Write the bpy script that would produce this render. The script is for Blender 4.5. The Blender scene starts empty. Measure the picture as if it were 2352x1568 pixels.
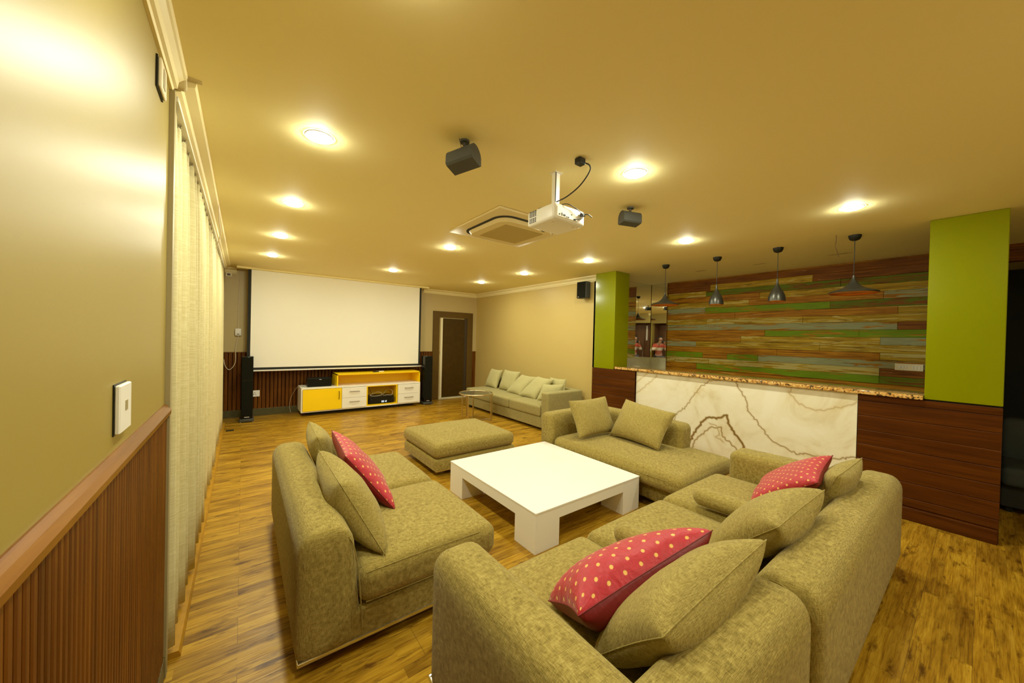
import bpy, bmesh, math, random
from mathutils import Vector, Matrix
random.seed(7)
PI = math.pi
SC = bpy.context.scene
COL = SC.collection

# ------------------------------------------------------------------ camera, world, exposure
HC = 1.55
YAW, PITCH, ROLL, FPX = 0.646914, -0.0093459, 0.0246628, 818.88
def cam_axes():
    F = Vector((math.sin(YAW)*math.cos(PITCH), math.cos(YAW)*math.cos(PITCH), math.sin(PITCH)))
    R0 = Vector((math.cos(YAW), -math.sin(YAW), 0)); U0 = R0.cross(F)
    R = R0*math.cos(ROLL)+U0*math.sin(ROLL); U = R.cross(F)
    return R, U, F
CR, CU, CF = cam_axes()
cd = bpy.data.cameras.new('camera'); cam = bpy.data.objects.new('camera', cd); COL.objects.link(cam)
cd.sensor_width = 36.0; cd.lens = FPX/2352*36.0; cd.clip_start = 0.02; cd.clip_end = 60
cam.matrix_world = Matrix(((CR.x, CU.x, -CF.x, 0), (CR.y, CU.y, -CF.y, 0), (CR.z, CU.z, -CF.z, HC), (0, 0, 0, 1)))
SC.camera = cam
w = bpy.data.worlds.new('night'); SC.world = w; w.use_nodes = True
w.node_tree.nodes['Background'].inputs[0].default_value = (0.010, 0.011, 0.014, 1)
w.node_tree.nodes['Background'].inputs[1].default_value = 0.3
SC.view_settings.view_transform = 'Standard'; SC.view_settings.look = 'None'
SC.view_settings.gamma = 1.0; SC.view_settings.use_curve_mapping = False
SC.view_settings.exposure = 0.0
SC.cycles.use_denoising = True
SC.cycles.max_bounces = 12; SC.cycles.diffuse_bounces = 7; SC.cycles.glossy_bounces = 6
SC.cycles.sample_clamp_indirect = 6.0
LIGHT_TINT = (1.0, 1.01, 0.80)
LIGHT_POWER = 425.0          # emission strength of the recessed LED discs

# ------------------------------------------------------------------ materials
def new_mat(name):
    m = bpy.data.materials.new(name); m.use_nodes = True
    nt = m.node_tree; b = nt.nodes['Principled BSDF']
    return m, nt, b
def mat(name, col, rough=0.5, metal=0.0, spec=None, bump=None, coat=0.0, var=0.0, varscale=6.0):
    m, nt, b = new_mat(name)
    b.inputs['Base Color'].default_value = (*col, 1); b.inputs['Roughness'].default_value = rough
    b.inputs['Metallic'].default_value = metal
    if spec is not None: b.inputs['Specular IOR Level'].default_value = spec
    if coat: b.inputs['Coat Weight'].default_value = coat; b.inputs['Coat Roughness'].default_value = 0.08
    tc = nt.nodes.new('ShaderNodeTexCoord')
    if var:
        n = nt.nodes.new('ShaderNodeTexNoise'); n.inputs['Scale'].default_value = varscale; n.inputs['Detail'].default_value = 5
        nt.links.new(tc.outputs['Object'], n.inputs['Vector'])
        mx = nt.nodes.new('ShaderNodeMix'); mx.data_type = 'RGBA'
        mx.inputs[6].default_value = (*[c*(1-var) for c in col], 1); mx.inputs[7].default_value = (*[min(1, c*(1+var)) for c in col], 1)
        nt.links.new(n.outputs['Fac'], mx.inputs[0]); nt.links.new(mx.outputs[2], b.inputs['Base Color'])
    if bump:
        n2 = nt.nodes.new('ShaderNodeTexNoise'); n2.inputs['Scale'].default_value = bump[0]; n2.inputs['Detail'].default_value = 3
        nt.links.new(tc.outputs['Object'], n2.inputs['Vector'])
        bp = nt.nodes.new('ShaderNodeBump'); bp.inputs['Strength'].default_value = bump[1]; bp.inputs['Distance'].default_value = 0.01
        nt.links.new(n2.outputs['Fac'], bp.inputs['Height']); nt.links.new(bp.outputs['Normal'], b.inputs['Normal'])
    return m
def emis(name, col, strength):
    m, nt, b = new_mat(name)
    b.inputs['Base Color'].default_value = (0.8, 0.8, 0.8, 1)
    b.inputs['Emission Color'].default_value = (*col, 1); b.inputs['Emission Strength'].default_value = strength
    return m
def N(nt, t, **kw):
    n = nt.nodes.new(t)
    for k, v in kw.items(): setattr(n, k, v)
    return n
def ramp(nt, fac, stops, interp='LINEAR'):
    r = N(nt, 'ShaderNodeValToRGB'); r.color_ramp.interpolation = interp
    e = r.color_ramp.elements
    while len(e) > 1: e.remove(e[-1])
    e[0].position, e[0].color = stops[0][0], (*stops[0][1], 1)
    for p, c in stops[1:]:
        x = e.new(p); x.color = (*c, 1)
    nt.links.new(fac, r.inputs['Fac']); return r
def noise(nt, scale3, scale=1.0, detail=4, rough=0.5, coord=None, dist=0.0):
    if coord is None: coord = N(nt, 'ShaderNodeTexCoord').outputs['Object']
    mp = N(nt, 'ShaderNodeMapping'); mp.inputs['Scale'].default_value = scale3
    nt.links.new(coord, mp.inputs['Vector'])
    n = N(nt, 'ShaderNodeTexNoise'); n.inputs['Scale'].default_value = scale; n.inputs['Detail'].default_value = detail
    n.inputs['Roughness'].default_value = rough; n.inputs['Distortion'].default_value = dist
    nt.links.new(mp.outputs[0], n.inputs['Vector']); return n.outputs['Fac']
def math_(nt, op, a, b=None, c=None):
    n = N(nt, 'ShaderNodeMath', operation=op)
    for i, v in enumerate((a, b, c)):
        if v is None: continue
        if isinstance(v, (int, float)): n.inputs[i].default_value = v
        else: nt.links.new(v, n.inputs[i])
    return n.outputs[0]
def mixc(nt, fac, a, b, blend='MIX'):
    n = N(nt, 'ShaderNodeMix', data_type='RGBA', blend_type=blend)
    for i, v in ((0, fac), (6, a), (7, b)):
        if isinstance(v, tuple): n.inputs[i].default_value = (*v, 1)
        elif isinstance(v, (int, float)): n.inputs[i].default_value = v
        else: nt.links.new(v, n.inputs[i])
    return n.outputs[2]
def bump_to(nt, b, h, strength, dist=0.01):
    bp = N(nt, 'ShaderNodeBump'); bp.inputs['Strength'].default_value = strength; bp.inputs['Distance'].default_value = dist
    nt.links.new(h, bp.inputs['Height']); nt.links.new(bp.outputs['Normal'], b.inputs['Normal'])

def fabric(name, dark, mid, light, fine=1.0, bumpv=0.35, slub=1.0):
    """linen: crossing threads of uneven tone, with lighter slubs"""
    m, nt, b = new_mat(name)
    co = N(nt, 'ShaderNodeTexCoord').outputs['Object']
    f = fine
    a1 = noise(nt, (620*f, 45*f, 45*f), coord=co, detail=2); a2 = noise(nt, (45*f, 620*f, 45*f), coord=co, detail=2)
    a3 = noise(nt, (45*f, 45*f, 620*f), coord=co, detail=2)
    fine_n = noise(nt, (700*f, 700*f, 700*f), coord=co, detail=2)
    s = math_(nt, 'ADD', math_(nt, 'ADD', a1, a2), math_(nt, 'ADD', a3, fine_n))
    s = math_(nt, 'MULTIPLY', s, 0.25)
    big = noise(nt, (2, 2, 2), coord=co, detail=2)
    s2 = math_(nt, 'ADD', s, math_(nt, 'MULTIPLY', math_(nt, 'SUBTRACT', big, 0.5), 0.03))
    r = ramp(nt, s2, [(0.36, dark), (0.49, mid), (0.66, light)])
    nt.links.new(r.outputs[0], b.inputs['Base Color'])
    b.inputs['Roughness'].default_value = 0.92; b.inputs['Specular IOR Level'].default_value = 0.15
    b.inputs['Sheen Weight'].default_value = 0.12; b.inputs['Sheen Roughness'].default_value = 0.5
    bump_to(nt, b, s, bumpv, 0.012)
    return m

M = {}
M['linen'] = fabric('sofa linen', (0.13, 0.092, 0.015), (0.31, 0.236, 0.056), (0.58, 0.46, 0.145))
M['linen_fine'] = fabric('cushion linen', (0.15, 0.110, 0.020), (0.33, 0.255, 0.066), (0.58, 0.47, 0.16), 1.1)
M['grey_fabric'] = fabric('grey green chenille', (0.23, 0.20, 0.075), (0.35, 0.30, 0.115), (0.45, 0.395, 0.16), 0.9, 0.2)
M['grey_cushion'] = fabric('pale grey cushion cloth', (0.37, 0.335, 0.15), (0.48, 0.44, 0.205), (0.56, 0.52, 0.26), 0.9, 0.15)
M['curtain'] = None
M['paint_lit'] = mat('taupe satin wall paint lit tone', (0.58, 0.445, 0.155), 0.42, bump=(7, 0.03), spec=0.4)  # right wall's stronger light is put into this copy of the paint
M['paint'] = mat('taupe satin wall paint', (0.345, 0.26, 0.058), 0.42, bump=(7, 0.03), spec=0.4)  # same paint as the right wall, darkened for the left wall's dimmer light
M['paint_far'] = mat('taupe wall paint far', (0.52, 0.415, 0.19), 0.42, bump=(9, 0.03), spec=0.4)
M['ceiling'] = mat('cream ceiling paint', (0.90, 0.79, 0.40), 0.7, bump=(2.0, 0.02))
M['cornice'] = mat('cream cornice paint', (0.86, 0.76, 0.42), 0.5)
M['green'] = mat('olive green gloss paint', (0.225, 0.245, 0.0), 0.16, bump=(5, 0.01), spec=0.5)
M['white_gloss'] = mat('white lacquer', (0.93, 0.92, 0.84), 0.22)
M['white_lam'] = mat('white laminate', (0.90, 0.88, 0.78), 0.4)
M['yellow'] = mat('yellow laminate', (1.0, 0.68, 0.002), 0.35)
M['black'] = mat('black plastic', (0.013, 0.013, 0.008), 0.4, spec=0.3)
M['black_cloth'] = mat('black speaker cloth', (0.010, 0.010, 0.005), 0.85, spec=0.12, bump=(600, 0.4))
M['black_gloss'] = mat('black gloss', (0.010, 0.010, 0.006), 0.15, spec=0.3)
M['grey_plastic'] = mat('dark grey plastic', (0.06, 0.06, 0.05), 0.6)
M['chrome'] = mat('chrome', (0.80, 0.80, 0.78), 0.12, 1.0)
M['brass'] = mat('champagne metal', (0.68, 0.56, 0.33), 0.28, 1.0)
M['steel_dark'] = mat('dark handle metal', (0.20, 0.15, 0.09), 0.3, 1.0)
M['plastic_white'] = mat('white plastic', (0.85, 0.83, 0.76), 0.35)
M['plastic_cream'] = mat('cream plastic', (0.80, 0.72, 0.50), 0.4)
M['door_brown'] = mat('dark brown door veneer', (0.060, 0.032, 0.004), 0.4, spec=0.2, var=0.3, varscale=9)
M['frame_brown'] = mat('brown door frame', (0.115, 0.065, 0.012), 0.45, spec=0.2, var=0.15)
M['baseboard'] = mat('dark grey skirting', (0.075, 0.065, 0.020), 0.4, var=0.3, varscale=12)
M['grey_trim'] = mat('grey beige jamb paint', (0.36, 0.30, 0.15), 0.5)
M['rail_wood'] = mat('orange varnished wood', (0.46, 0.24, 0.020), 0.35, spec=0.2, var=0.35, varscale=14)
M['screen'] = mat('matt white screen', (0.90, 0.88, 0.78), 0.9)
M['screen_black'] = mat('black screen border', (0.014, 0.015, 0.010), 0.8)
M['shade_metal'] = mat('dark bronze shade', (0.075, 0.075, 0.06), 0.33, 0.6)
M['shade_in'] = mat('copper lining', (0.75, 0.30, 0.05), 0.35, 0.7)
M['mirror'] = mat('mirror', (0.86, 0.87, 0.84), 0.015, 1.0)
M['filter'] = mat('air grille', (0.50, 0.38, 0.13), 0.8, bump=(300, 0.3))
M['ac_body'] = mat('air conditioner plastic', (0.74, 0.62, 0.32), 0.5)
M['dark'] = mat('dark void', (0.02, 0.02, 0.016), 0.7)
M['dark_wall'] = mat('wall darkened as unlit', (0.035, 0.038, 0.028), 0.8)  # near-black colour carries the missing light of the room beyond the pillar
M['red_plain'] = mat('plain maroon silk', (0.20, 0.005, 0.010), 0.45, bump=(40, 0.15))
M['cable_white'] = mat('white cable', (0.72, 0.62, 0.45), 0.5)
M['cable_black'] = mat('black cable', (0.02, 0.018, 0.015), 0.5)
M['wire_brown'] = mat('brown wire', (0.12, 0.06, 0.02), 0.5)
M['stain'] = mat('bare plaster patch', (0.60, 0.50, 0.27), 0.8, var=0.2)
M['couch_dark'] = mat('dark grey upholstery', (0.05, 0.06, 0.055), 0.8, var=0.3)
M['skin'] = mat('skin', (0.40, 0.22, 0.14), 0.5)
M['hair'] = mat('black hair', (0.012, 0.010, 0.010), 0.5)
M['jeans'] = mat('grey trousers', (0.05, 0.05, 0.06), 0.8)
M['display'] = emis('receiver display', (0.7, 0.85, 1.0), 1.4)

def mk_led():
    m, nt, b = new_mat('led diffuser')
    b.inputs['Base Color'].default_value = (0.8, 0.8, 0.8, 1)
    b.inputs['Emission Color'].default_value = (*LIGHT_TINT, 1); b.inputs['Emission Strength'].default_value = LIGHT_POWER
    return m
M['led'] = mk_led()

def mk_curtain():
    m, nt, b = new_mat('cream slub curtain')
    a = noise(nt, (6, 6, 240), detail=3); c = noise(nt, (160, 160, 10), detail=2)
    s = math_(nt, 'ADD', math_(nt, 'MULTIPLY', a, 0.7), math_(nt, 'MULTIPLY', c, 0.3))
    r = ramp(nt, s, [(0.30, (0.58, 0.51, 0.25)), (0.5, (0.66, 0.59, 0.32)), (0.75, (0.80, 0.74, 0.46))])
    nt.links.new(r.outputs[0], b.inputs['Base Color'])
    b.inputs['Roughness'].default_value = 0.85; bump_to(nt, b, s, 0.05, 0.004)
    return m
M['curtain'] = mk_curtain()

def mk_floor():
    m, nt, b = new_mat('honey laminate floor')
    co = N(nt, 'ShaderNodeTexCoord').outputs['Object']
    br = N(nt, 'ShaderNodeTexBrick'); br.offset = 0.37; br.offset_frequency = 2; br.squash = 1
    br.inputs['Color1'].default_value = (0.0, 0, 0, 1); br.inputs['Color2'].default_value = (1, 1, 1, 1)
    br.inputs['Mortar'].default_value = (0.5, 0.5, 0.5, 1)
    br.inputs['Scale'].default_value = 1; br.inputs['Mortar Size'].default_value = 0.0
    br.inputs['Brick Width'].default_value = 0.62; br.inputs['Row Height'].default_value = 0.0667
    nt.links.new(co, br.inputs['Vector'])
    # board joints
    jb = N(nt, 'ShaderNodeTexBrick'); jb.offset = 0.41; jb.offset_frequency = 2
    jb.inputs['Scale'].default_value = 1; jb.inputs['Mortar Size'].default_value = 0.0014; jb.inputs['Mortar Smooth'].default_value = 0.2
    jb.inputs['Brick Width'].default_value = 1.24; jb.inputs['Row Height'].default_value = 0.2
    nt.links.new(co, jb.inputs['Vector'])
    # shift grain per strip
    sep = N(nt, 'ShaderNodeSeparateColor'); nt.links.new(br.outputs['Color'], sep.inputs[0])
    rnd = sep.outputs[0]
    off = N(nt, 'ShaderNodeCombineXYZ'); nt.links.new(math_(nt, 'MULTIPLY', rnd, 9.0), off.inputs[0]); nt.links.new(math_(nt, 'MULTIPLY', rnd, 5.0), off.inputs[2])
    va = N(nt, 'ShaderNodeVectorMath', operation='ADD'); nt.links.new(co, va.inputs[0]); nt.links.new(off.outputs[0], va.inputs[1])
    v = va.outputs[0]
    grain = noise(nt, (2.2, 34, 3), coord=v, detail=6, rough=0.62, dist=0.6)
    fineg = noise(nt, (9, 190, 4), coord=v, detail=3)
    blot = noise(nt, (2.6, 6, 1), coord=v, detail=3)
    knots = noise(nt, (6, 22, 1), coord=v, detail=4, rough=0.6)
    g = math_(nt, 'ADD', math_(nt, 'MULTIPLY', grain, 0.62), math_(nt, 'MULTIPLY', fineg, 0.38))
    c = ramp(nt, g, [(0.33, (0.19, 0.088, 0.003)), (0.46, (0.38, 0.205, 0.012)), (0.55, (0.48, 0.285, 0.022)), (0.68, (0.60, 0.38, 0.045))])
    t = ramp(nt, rnd, [(0.0, (0.72, 0.66, 0.60)), (0.35, (1.0, 0.98, 0.92)), (0.7, (1.12, 1.10, 1.05)), (1.0, (0.86, 0.80, 0.74))])
    col = mixc(nt, 1.0, c.outputs[0], t.outputs[0], 'MULTIPLY')
    kd = ramp(nt, knots, [(0.56, (1, 1, 1)), (0.72, (0.30, 0.22, 0.15))])
    col = mixc(nt, 1.0, col, kd.outputs[0], 'MULTIPLY')
    bl = ramp(nt, blot, [(0.34, (0.62, 0.55, 0.45)), (0.52, (1, 1, 1))])
    col = mixc(nt, 0.8, col, bl.outputs[0], 'MULTIPLY')
    col = mixc(nt, math_(nt, 'MULTIPLY', jb.outputs['Fac'], 0.6), col, (0.10, 0.045, 0.01))
    nt.links.new(col, b.inputs['Base Color'])
    b.inputs['Roughness'].default_value = 0.36; b.inputs['Specular IOR Level'].default_value = 0.3
    rr = ramp(nt, fineg, [(0.3, (0.42,)*3), (0.7, (0.30,)*3)]); nt.links.new(rr.outputs[0], b.inputs['Roughness'])
    bump_to(nt, b, math_(nt, 'SUBTRACT', fineg, jb.outputs['Fac']), 0.10, 0.004)
    return m
M['floor'] = mk_floor()

def mk_wood(name, c0, c1, c2, axis, rough=0.3, coat=0.0):
    m, nt, b = new_mat(name)
    sc = {'x': (1.5, 30, 30), 'y': (30, 1.5, 30), 'z': (30, 30, 1.5)}[axis]
    g = noise(nt, sc, detail=6, rough=0.6, dist=0.5)
    big = noise(nt, (1.3, 1.3, 3), detail=2)
    s = math_(nt, 'ADD', math_(nt, 'MULTIPLY', g, 0.8), math_(nt, 'MULTIPLY', big, 0.2))
    r = ramp(nt, s, [(0.36, c0), (0.5, c1), (0.66, c2)])
    nt.links.new(r.outputs[0], b.inputs['Base Color']); b.inputs['Roughness'].default_value = rough; b.inputs['Specular IOR Level'].default_value = 0.22
    if coat: b.inputs['Coat Weight'].default_value = coat; b.inputs['Coat Roughness'].default_value = 0.15
    return m
M['cladding'] = mk_wood('red brown stained boards', (0.055, 0.014, 0.001), (0.085, 0.022, 0.002), (0.115, 0.034, 0.003), 'y', 0.3)
M['reed'] = mk_wood('reeded mahogany', (0.080, 0.024, 0.001), (0.13, 0.040, 0.002), (0.185, 0.064, 0.004), 'z', 0.42)
M['wood_cap'] = mk_wood('varnished dado rail', (0.15, 0.052, 0.003), (0.22, 0.082, 0.005), (0.29, 0.12, 0.010), 'y', 0.28)
M['rear_wood'] = mk_wood('brown cupboard veneer', (0.10, 0.045, 0.02), (0.15, 0.07, 0.032), (0.20, 0.10, 0.045), 'z', 0.4)

def mk_plank(name, kind):
    """reclaimed board: weathered brown timber with worn paint; the strip of paint is patchy"""
    m, nt, b = new_mat(name)
    base = {'O': ((0.15, 0.052, 0.002), (0.36, 0.150, 0.006), (0.52, 0.25, 0.012)),
            'R': ((0.09, 0.028, 0.004), (0.20, 0.068, 0.007), (0.28, 0.10, 0.010)),
            'Y': ((0.15, 0.080, 0.003), (0.38, 0.235, 0.010), (0.55, 0.38, 0.030))}
    b0, b1, b2 = base[{'O': 'O', 'R': 'R', 'Y': 'Y', 'G': 'O', 'B': 'O', 'C': 'Y', 'D': 'R'}[kind]]
    g = noise(nt, (10, 2.2, 60), detail=7, rough=0.65, dist=0.8)
    wood = ramp(nt, g, [(0.34, b0), (0.5, b1), (0.66, b2)]).outputs[0]
    paint, lo, hi = {'O': ((0.55, 0.36, 0.11), 0.63, 0.66), 'R': ((0.34, 0.18, 0.05), 0.66, 0.70), 'Y': ((0.55, 0.44, 0.13), 0.545, 0.585),
             'G': ((0.16, 0.27, 0.004), 0.42, 0.47), 'B': ((0.30, 0.32, 0.17), 0.44, 0.47), 'C': ((0.50, 0.42, 0.14), 0.47, 0.50),
             'D': ((0.12, 0.17, 0.005), 0.45, 0.50)}[kind]
    p = noise(nt, (3, 1.6, 26), detail=7, rough=0.66, dist=1.2)
    pm = ramp(nt, p, [(lo, (0, 0, 0)), (hi, (1, 1, 1))]).outputs[0]
    pv = noise(nt, (12, 5, 90), detail=4)
    pc = mixc(nt, pv, tuple(c*0.62 for c in paint), tuple(min(1, c*1.35) for c in paint))
    col = mixc(nt, pm, wood, pc)
    nt.links.new(col, b.inputs['Base Color']); b.inputs['Roughness'].default_value = 0.5; b.inputs['Specular IOR Level'].default_value = 0.15
    bump_to(nt, b, math_(nt, 'ADD', g, math_(nt, 'MULTIPLY', pm, 0.3)), 0.25, 0.006)
    return m
for k in 'ORYGBCD': M['plank_'+k] = mk_plank('reclaimed board '+k, k)

def mk_granite():
    m, nt, b = new_mat('speckled pink granite')
    co = N(nt, 'ShaderNodeTexCoord').outputs['Object']
    v = N(nt, 'ShaderNodeTexVoronoi'); v.inputs['Scale'].default_value = 70; nt.links.new(co, v.inputs['Vector'])
    sep = N(nt, 'ShaderNodeSeparateColor'); nt.links.new(v.outputs['Color'], sep.inputs[0])
    n = noise(nt, (14, 14, 14), coord=co, detail=5, rough=0.7)
    s = math_(nt, 'ADD', math_(nt, 'MULTIPLY', sep.outputs[0], 0.35), math_(nt, 'MULTIPLY', n, 0.75))
    r = ramp(nt, s, [(0.38, (0.04, 0.04, 0.02)), (0.46, (0.30, 0.13, 0.03)), (0.52, (0.60, 0.31, 0.07)), (0.68, (0.76, 0.48, 0.16)), (0.8, (0.80, 0.60, 0.28))])
    nt.links.new(r.outputs[0], b.inputs['Base Color']); b.inputs['Roughness'].default_value = 0.10
    b.inputs['Coat Weight'].default_value = 0.6; b.inputs['Coat Roughness'].default_value = 0.03
    return m
M['granite'] = mk_granite()

def mk_marble():
    m, nt, b = new_mat('white marble with rust veins')
    at = N(nt, 'ShaderNodeAttribute'); at.attribute_name = 'vein'
    sep = N(nt, 'ShaderNodeSeparateColor'); nt.links.new(at.outputs['Color'], sep.inputs[0])
    n = noise(nt, (2.2, 2.2, 2.2), detail=6, rough=0.6, dist=1.0)
    base = ramp(nt, n, [(0.30, (0.72, 0.63, 0.40)), (0.45, (0.84, 0.79, 0.60)), (0.62, (0.88, 0.85, 0.70))]).outputs[0]
    c = mixc(nt, sep.outputs[1], base, (0.62, 0.45, 0.16))
    c = mixc(nt, sep.outputs[0], c, (0.20, 0.105, 0.010))
    nt.links.new(c, b.inputs['Base Color']); b.inputs['Roughness'].default_value = 0.28
    return m
M['marble'] = mk_marble()
M['marble_grey'] = mat('grey veined marble', (0.66, 0.63, 0.42), 0.2, var=0.25, varscale=4)

def mk_red():
    m, nt, b = new_mat('red brocade with gold dots')
    uv = N(nt, 'ShaderNodeUVMap'); uv.uv_map = 'uv'
    mp = N(nt, 'ShaderNodeMapping'); mp.inputs['Scale'].default_value = (13, 13, 1); mp.inputs['Rotation'].default_value = (0, 0, PI/4)
    nt.links.new(uv.outputs[0], mp.inputs[0])
    sp = N(nt, 'ShaderNodeSeparateXYZ'); nt.links.new(mp.outputs[0], sp.inputs[0])
    fx = math_(nt, 'SUBTRACT', math_(nt, 'FRACT', sp.outputs[0]), 0.5); fy = math_(nt, 'SUBTRACT', math_(nt, 'FRACT', sp.outputs[1]), 0.5)
    d = math_(nt, 'SQRT', math_(nt, 'ADD', math_(nt, 'MULTIPLY', fx, fx), math_(nt, 'MULTIPLY', fy, fy)))
    mask = ramp(nt, d, [(0.0, (1, 1, 1)), (0.13, (1, 1, 1)), (0.165, (0, 0, 0))]).outputs[0]
    n = noise(nt, (60, 60, 60), detail=3)
    red = mixc(nt, n, (0.38, 0.006, 0.014), (0.56, 0.014, 0.034))
    nt.links.new(mixc(nt, mask, red, (0.80, 0.46, 0.10)), b.inputs['Base Color'])
    b.inputs['Roughness'].default_value = 0.5; b.inputs['Sheen Weight'].default_value = 0.2
    big = noise(nt, (18, 18, 18), detail=3, dist=0.8)
    bump_to(nt, b, math_(nt, 'ADD', big, math_(nt, 'MULTIPLY', mask, -0.3)), 0.35, 0.02)
    return m
M['red_dots'] = mk_red()

# ------------------------------------------------------------------ mesh helpers
def link(name, bm, materials, parent=None, smooth=False, loc=None):
    """one mesh object; verts are in world metres, shifted to the parent's base"""
    me = bpy.data.meshes.new(name)
    o = bpy.data.objects.new(name, me); COL.objects.link(o)
    if parent is not None:
        org = parent_origin(parent); o.parent = parent
        if parent.type == 'MESH' or True:
            bmesh.ops.translate(bm, verts=bm.verts, vec=-org)
        o['_org'] = tuple(org)
    elif loc is not None:
        bmesh.ops.translate(bm, verts=bm.verts, vec=-Vector(loc)); o.location = loc; o['_org'] = tuple(loc)
    else: o['_org'] = (0.0, 0.0, 0.0)
    if smooth:
        for f in bm.faces: f.smooth = True
    bm.normal_update(); bm.to_mesh(me); bm.free()
    if not isinstance(materials, (list, tuple)): materials = [materials]
    for m in materials: me.materials.append(m)
    if smooth and smooth != 'all':
        try: me.set_sharp_from_angle(angle=math.radians(42))
        except Exception: pass
    return o
def parent_origin(p): return Vector(p['_org'])
def thing(name, label, cat, loc=(0, 0, 0), group=None):
    o = bpy.data.objects.new(name, None); COL.objects.link(o); o.location = loc; o.empty_display_size = 0.1
    o['_org'] = tuple(float(v) for v in loc); tag(o, label, cat, group); return o
def tag(o, label=None, cat=None, group=None, kind=None):
    if label: o['label'] = label
    if cat: o['category'] = cat
    if group: o['group'] = group
    if kind: o['kind'] = kind
    return o
def struct(name, bm, m, smooth=False, label=None):
    o = link(name, bm, m, None, smooth); o['kind'] = 'structure'
    if label: o['label'] = label
    return o
def copy_tree(o, parent=None):
    c = o.copy(); COL.objects.link(c)
    if parent is not None: c.parent = parent
    for ch in list(o.children): copy_tree(ch, c)
    return c

def box(bm, x0, x1, y0, y1, z0, z1, bev=0.0, seg=2, mi=0):
    vs = [bm.verts.new((x, y, z)) for x in (x0, x1) for y in (y0, y1) for z in (z0, z1)]
    q = [(0, 1, 3, 2), (4, 6, 7, 5), (0, 4, 5, 1), (2, 3, 7, 6), (0, 2, 6, 4), (1, 5, 7, 3)]
    fs = [bm.faces.new([vs[i] for i in f]) for f in q]
    for f in fs: f.material_index = mi
    if bev > 0:
        es = list({e for f in fs for e in f.edges})
        r = bmesh.ops.bevel(bm, geom=es, offset=bev, segments=seg, profile=0.5, affect='EDGES')
        for f in r['faces']: f.material_index = mi
    return bm
def B(x0, x1, y0, y1, z0, z1, bev=0.0, seg=2): return box(bmesh.new(), x0, x1, y0, y1, z0, z1, bev, seg)
def soft(bm, x0, x1, y0, y1, z0, z1, r=0.05, crown=0.0, mid=6, f=None, mi=0, belly=0.0):
    """rounded, slightly domed box on a fine grid; f maps each vertex afterwards"""
    c = Vector(((x0+x1)/2, (y0+y1)/2, (z0+z1)/2)); h = Vector(((x1-x0)/2, (y1-y0)/2, (z1-z0)/2))
    R3 = r if isinstance(r, (tuple, list)) else (r, r, r)
    R3 = [min(R3[i], h[i]*0.98) for i in range(3)]
    def grid(i):
        k = R3[i]/h[i]; ends = [1-k*(1-math.sin(a*PI/2/4)) for a in range(0, 5)]
        ins = [-(1-k)+2*(1-k)*i/mid for i in range(1, mid)]
        return [-e for e in reversed(ends)] + ins + ends
    G = [grid(i) for i in range(3)]
    cache = {}
    def V(a):
        key = tuple(round(t, 5) for t in a)
        if key in cache: return cache[key]
        p = Vector([a[i]*h[i] for i in range(3)])
        q = Vector([max(-(h[i]-R3[i]), min(h[i]-R3[i], p[i])) for i in range(3)])
        d = Vector([(p[i]-q[i])/R3[i] for i in range(3)])
        if d.length > 1e-9:
            d.normalize(); p = q+Vector([d[i]*R3[i] for i in range(3)])
        s = max(0, 1-a[0]**2)*max(0, 1-a[1]**2)
        if crown: p.z += crown*(s**0.6)*(1 if a[2] > 0 else -0.15)*abs(a[2])
        if belly:
            p.x += belly*(1-a[1]**2)*(1-a[2]**2)*(1 if a[0] > 0 else -1)*abs(a[0])**3
            p.y += belly*(1-a[0]**2)*(1-a[2]**2)*(1 if a[1] > 0 else -1)*abs(a[1])**3
        p = p+c
        if f: p = Vector(f(p))
        cache[key] = bm.verts.new(p); return cache[key]
    for ax in range(3):
        u, v = (ax+1) % 3, (ax+2) % 3
        for sg in (-1, 1):
            for i in range(len(G[u])-1):
                for j in range(len(G[v])-1):
                    pts = []
                    for (a, b_) in ((i, j), (i+1, j), (i+1, j+1), (i, j+1)):
                        t = [0, 0, 0]; t[ax] = sg; t[u] = G[u][a]; t[v] = G[v][b_]; pts.append(V(t))
                    if sg < 0: pts.reverse()
                    pts2 = []
                    for p in pts:
                        if p not in pts2: pts2.append(p)
                    if len(pts2) >= 3:
                        try: fc = bm.faces.new(pts2); fc.material_index = mi
                        except ValueError: pass
    return bm
def tube(bm, pts, r, n=8, mi=0, closed=False):
    pts = [Vector(p) for p in pts]; rings = []; L = len(pts)
    prev = None
    for i, p in enumerate(pts):
        a = pts[(i-1) % L] if (closed or i > 0) else p; b_ = pts[(i+1) % L] if (closed or i < L-1) else p
        d = (b_-a).normalized()
        if prev is None: up = Vector((0, 0, 1)) if abs(d.z) < 0.9 else Vector((1, 0, 0))
        else: up = prev
        s = d.cross(up)
        if s.length < 1e-6: s = d.cross(Vector((0, 1, 0)))
        s.normalize(); u = s.cross(d).normalized(); prev = u
        rings.append([bm.verts.new(p+s*math.cos(2*PI*k/n)*r+u*math.sin(2*PI*k/n)*r) for k in range(n)])
    m = L if closed else L-1
    for i in range(m):
        A, C = rings[i], rings[(i+1) % L]
        for k in range(n):
            f = bm.faces.new((A[k], A[(k+1) % n], C[(k+1) % n], C[k])); f.material_index = mi
    if not closed:
        f = bm.faces.new(list(reversed(rings[0]))); f.material_index = mi; f = bm.faces.new(rings[-1]); f.material_index = mi
    return bm
def smooth_path(pts, k=6):
    pts = [Vector(p) for p in pts]; P = [pts[0]]+pts+[pts[-1]]; out = []
    for i in range(1, len(P)-2):
        for j in range(k):
            t = j/k; a, b_, c, d = P[i-1], P[i], P[i+1], P[i+2]
            out.append(0.5*((2*b_)+(-a+c)*t+(2*a-5*b_+4*c-d)*t*t+(-a+3*b_-3*c+d)*t**3))
    out.append(pts[-1]); return out
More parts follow.
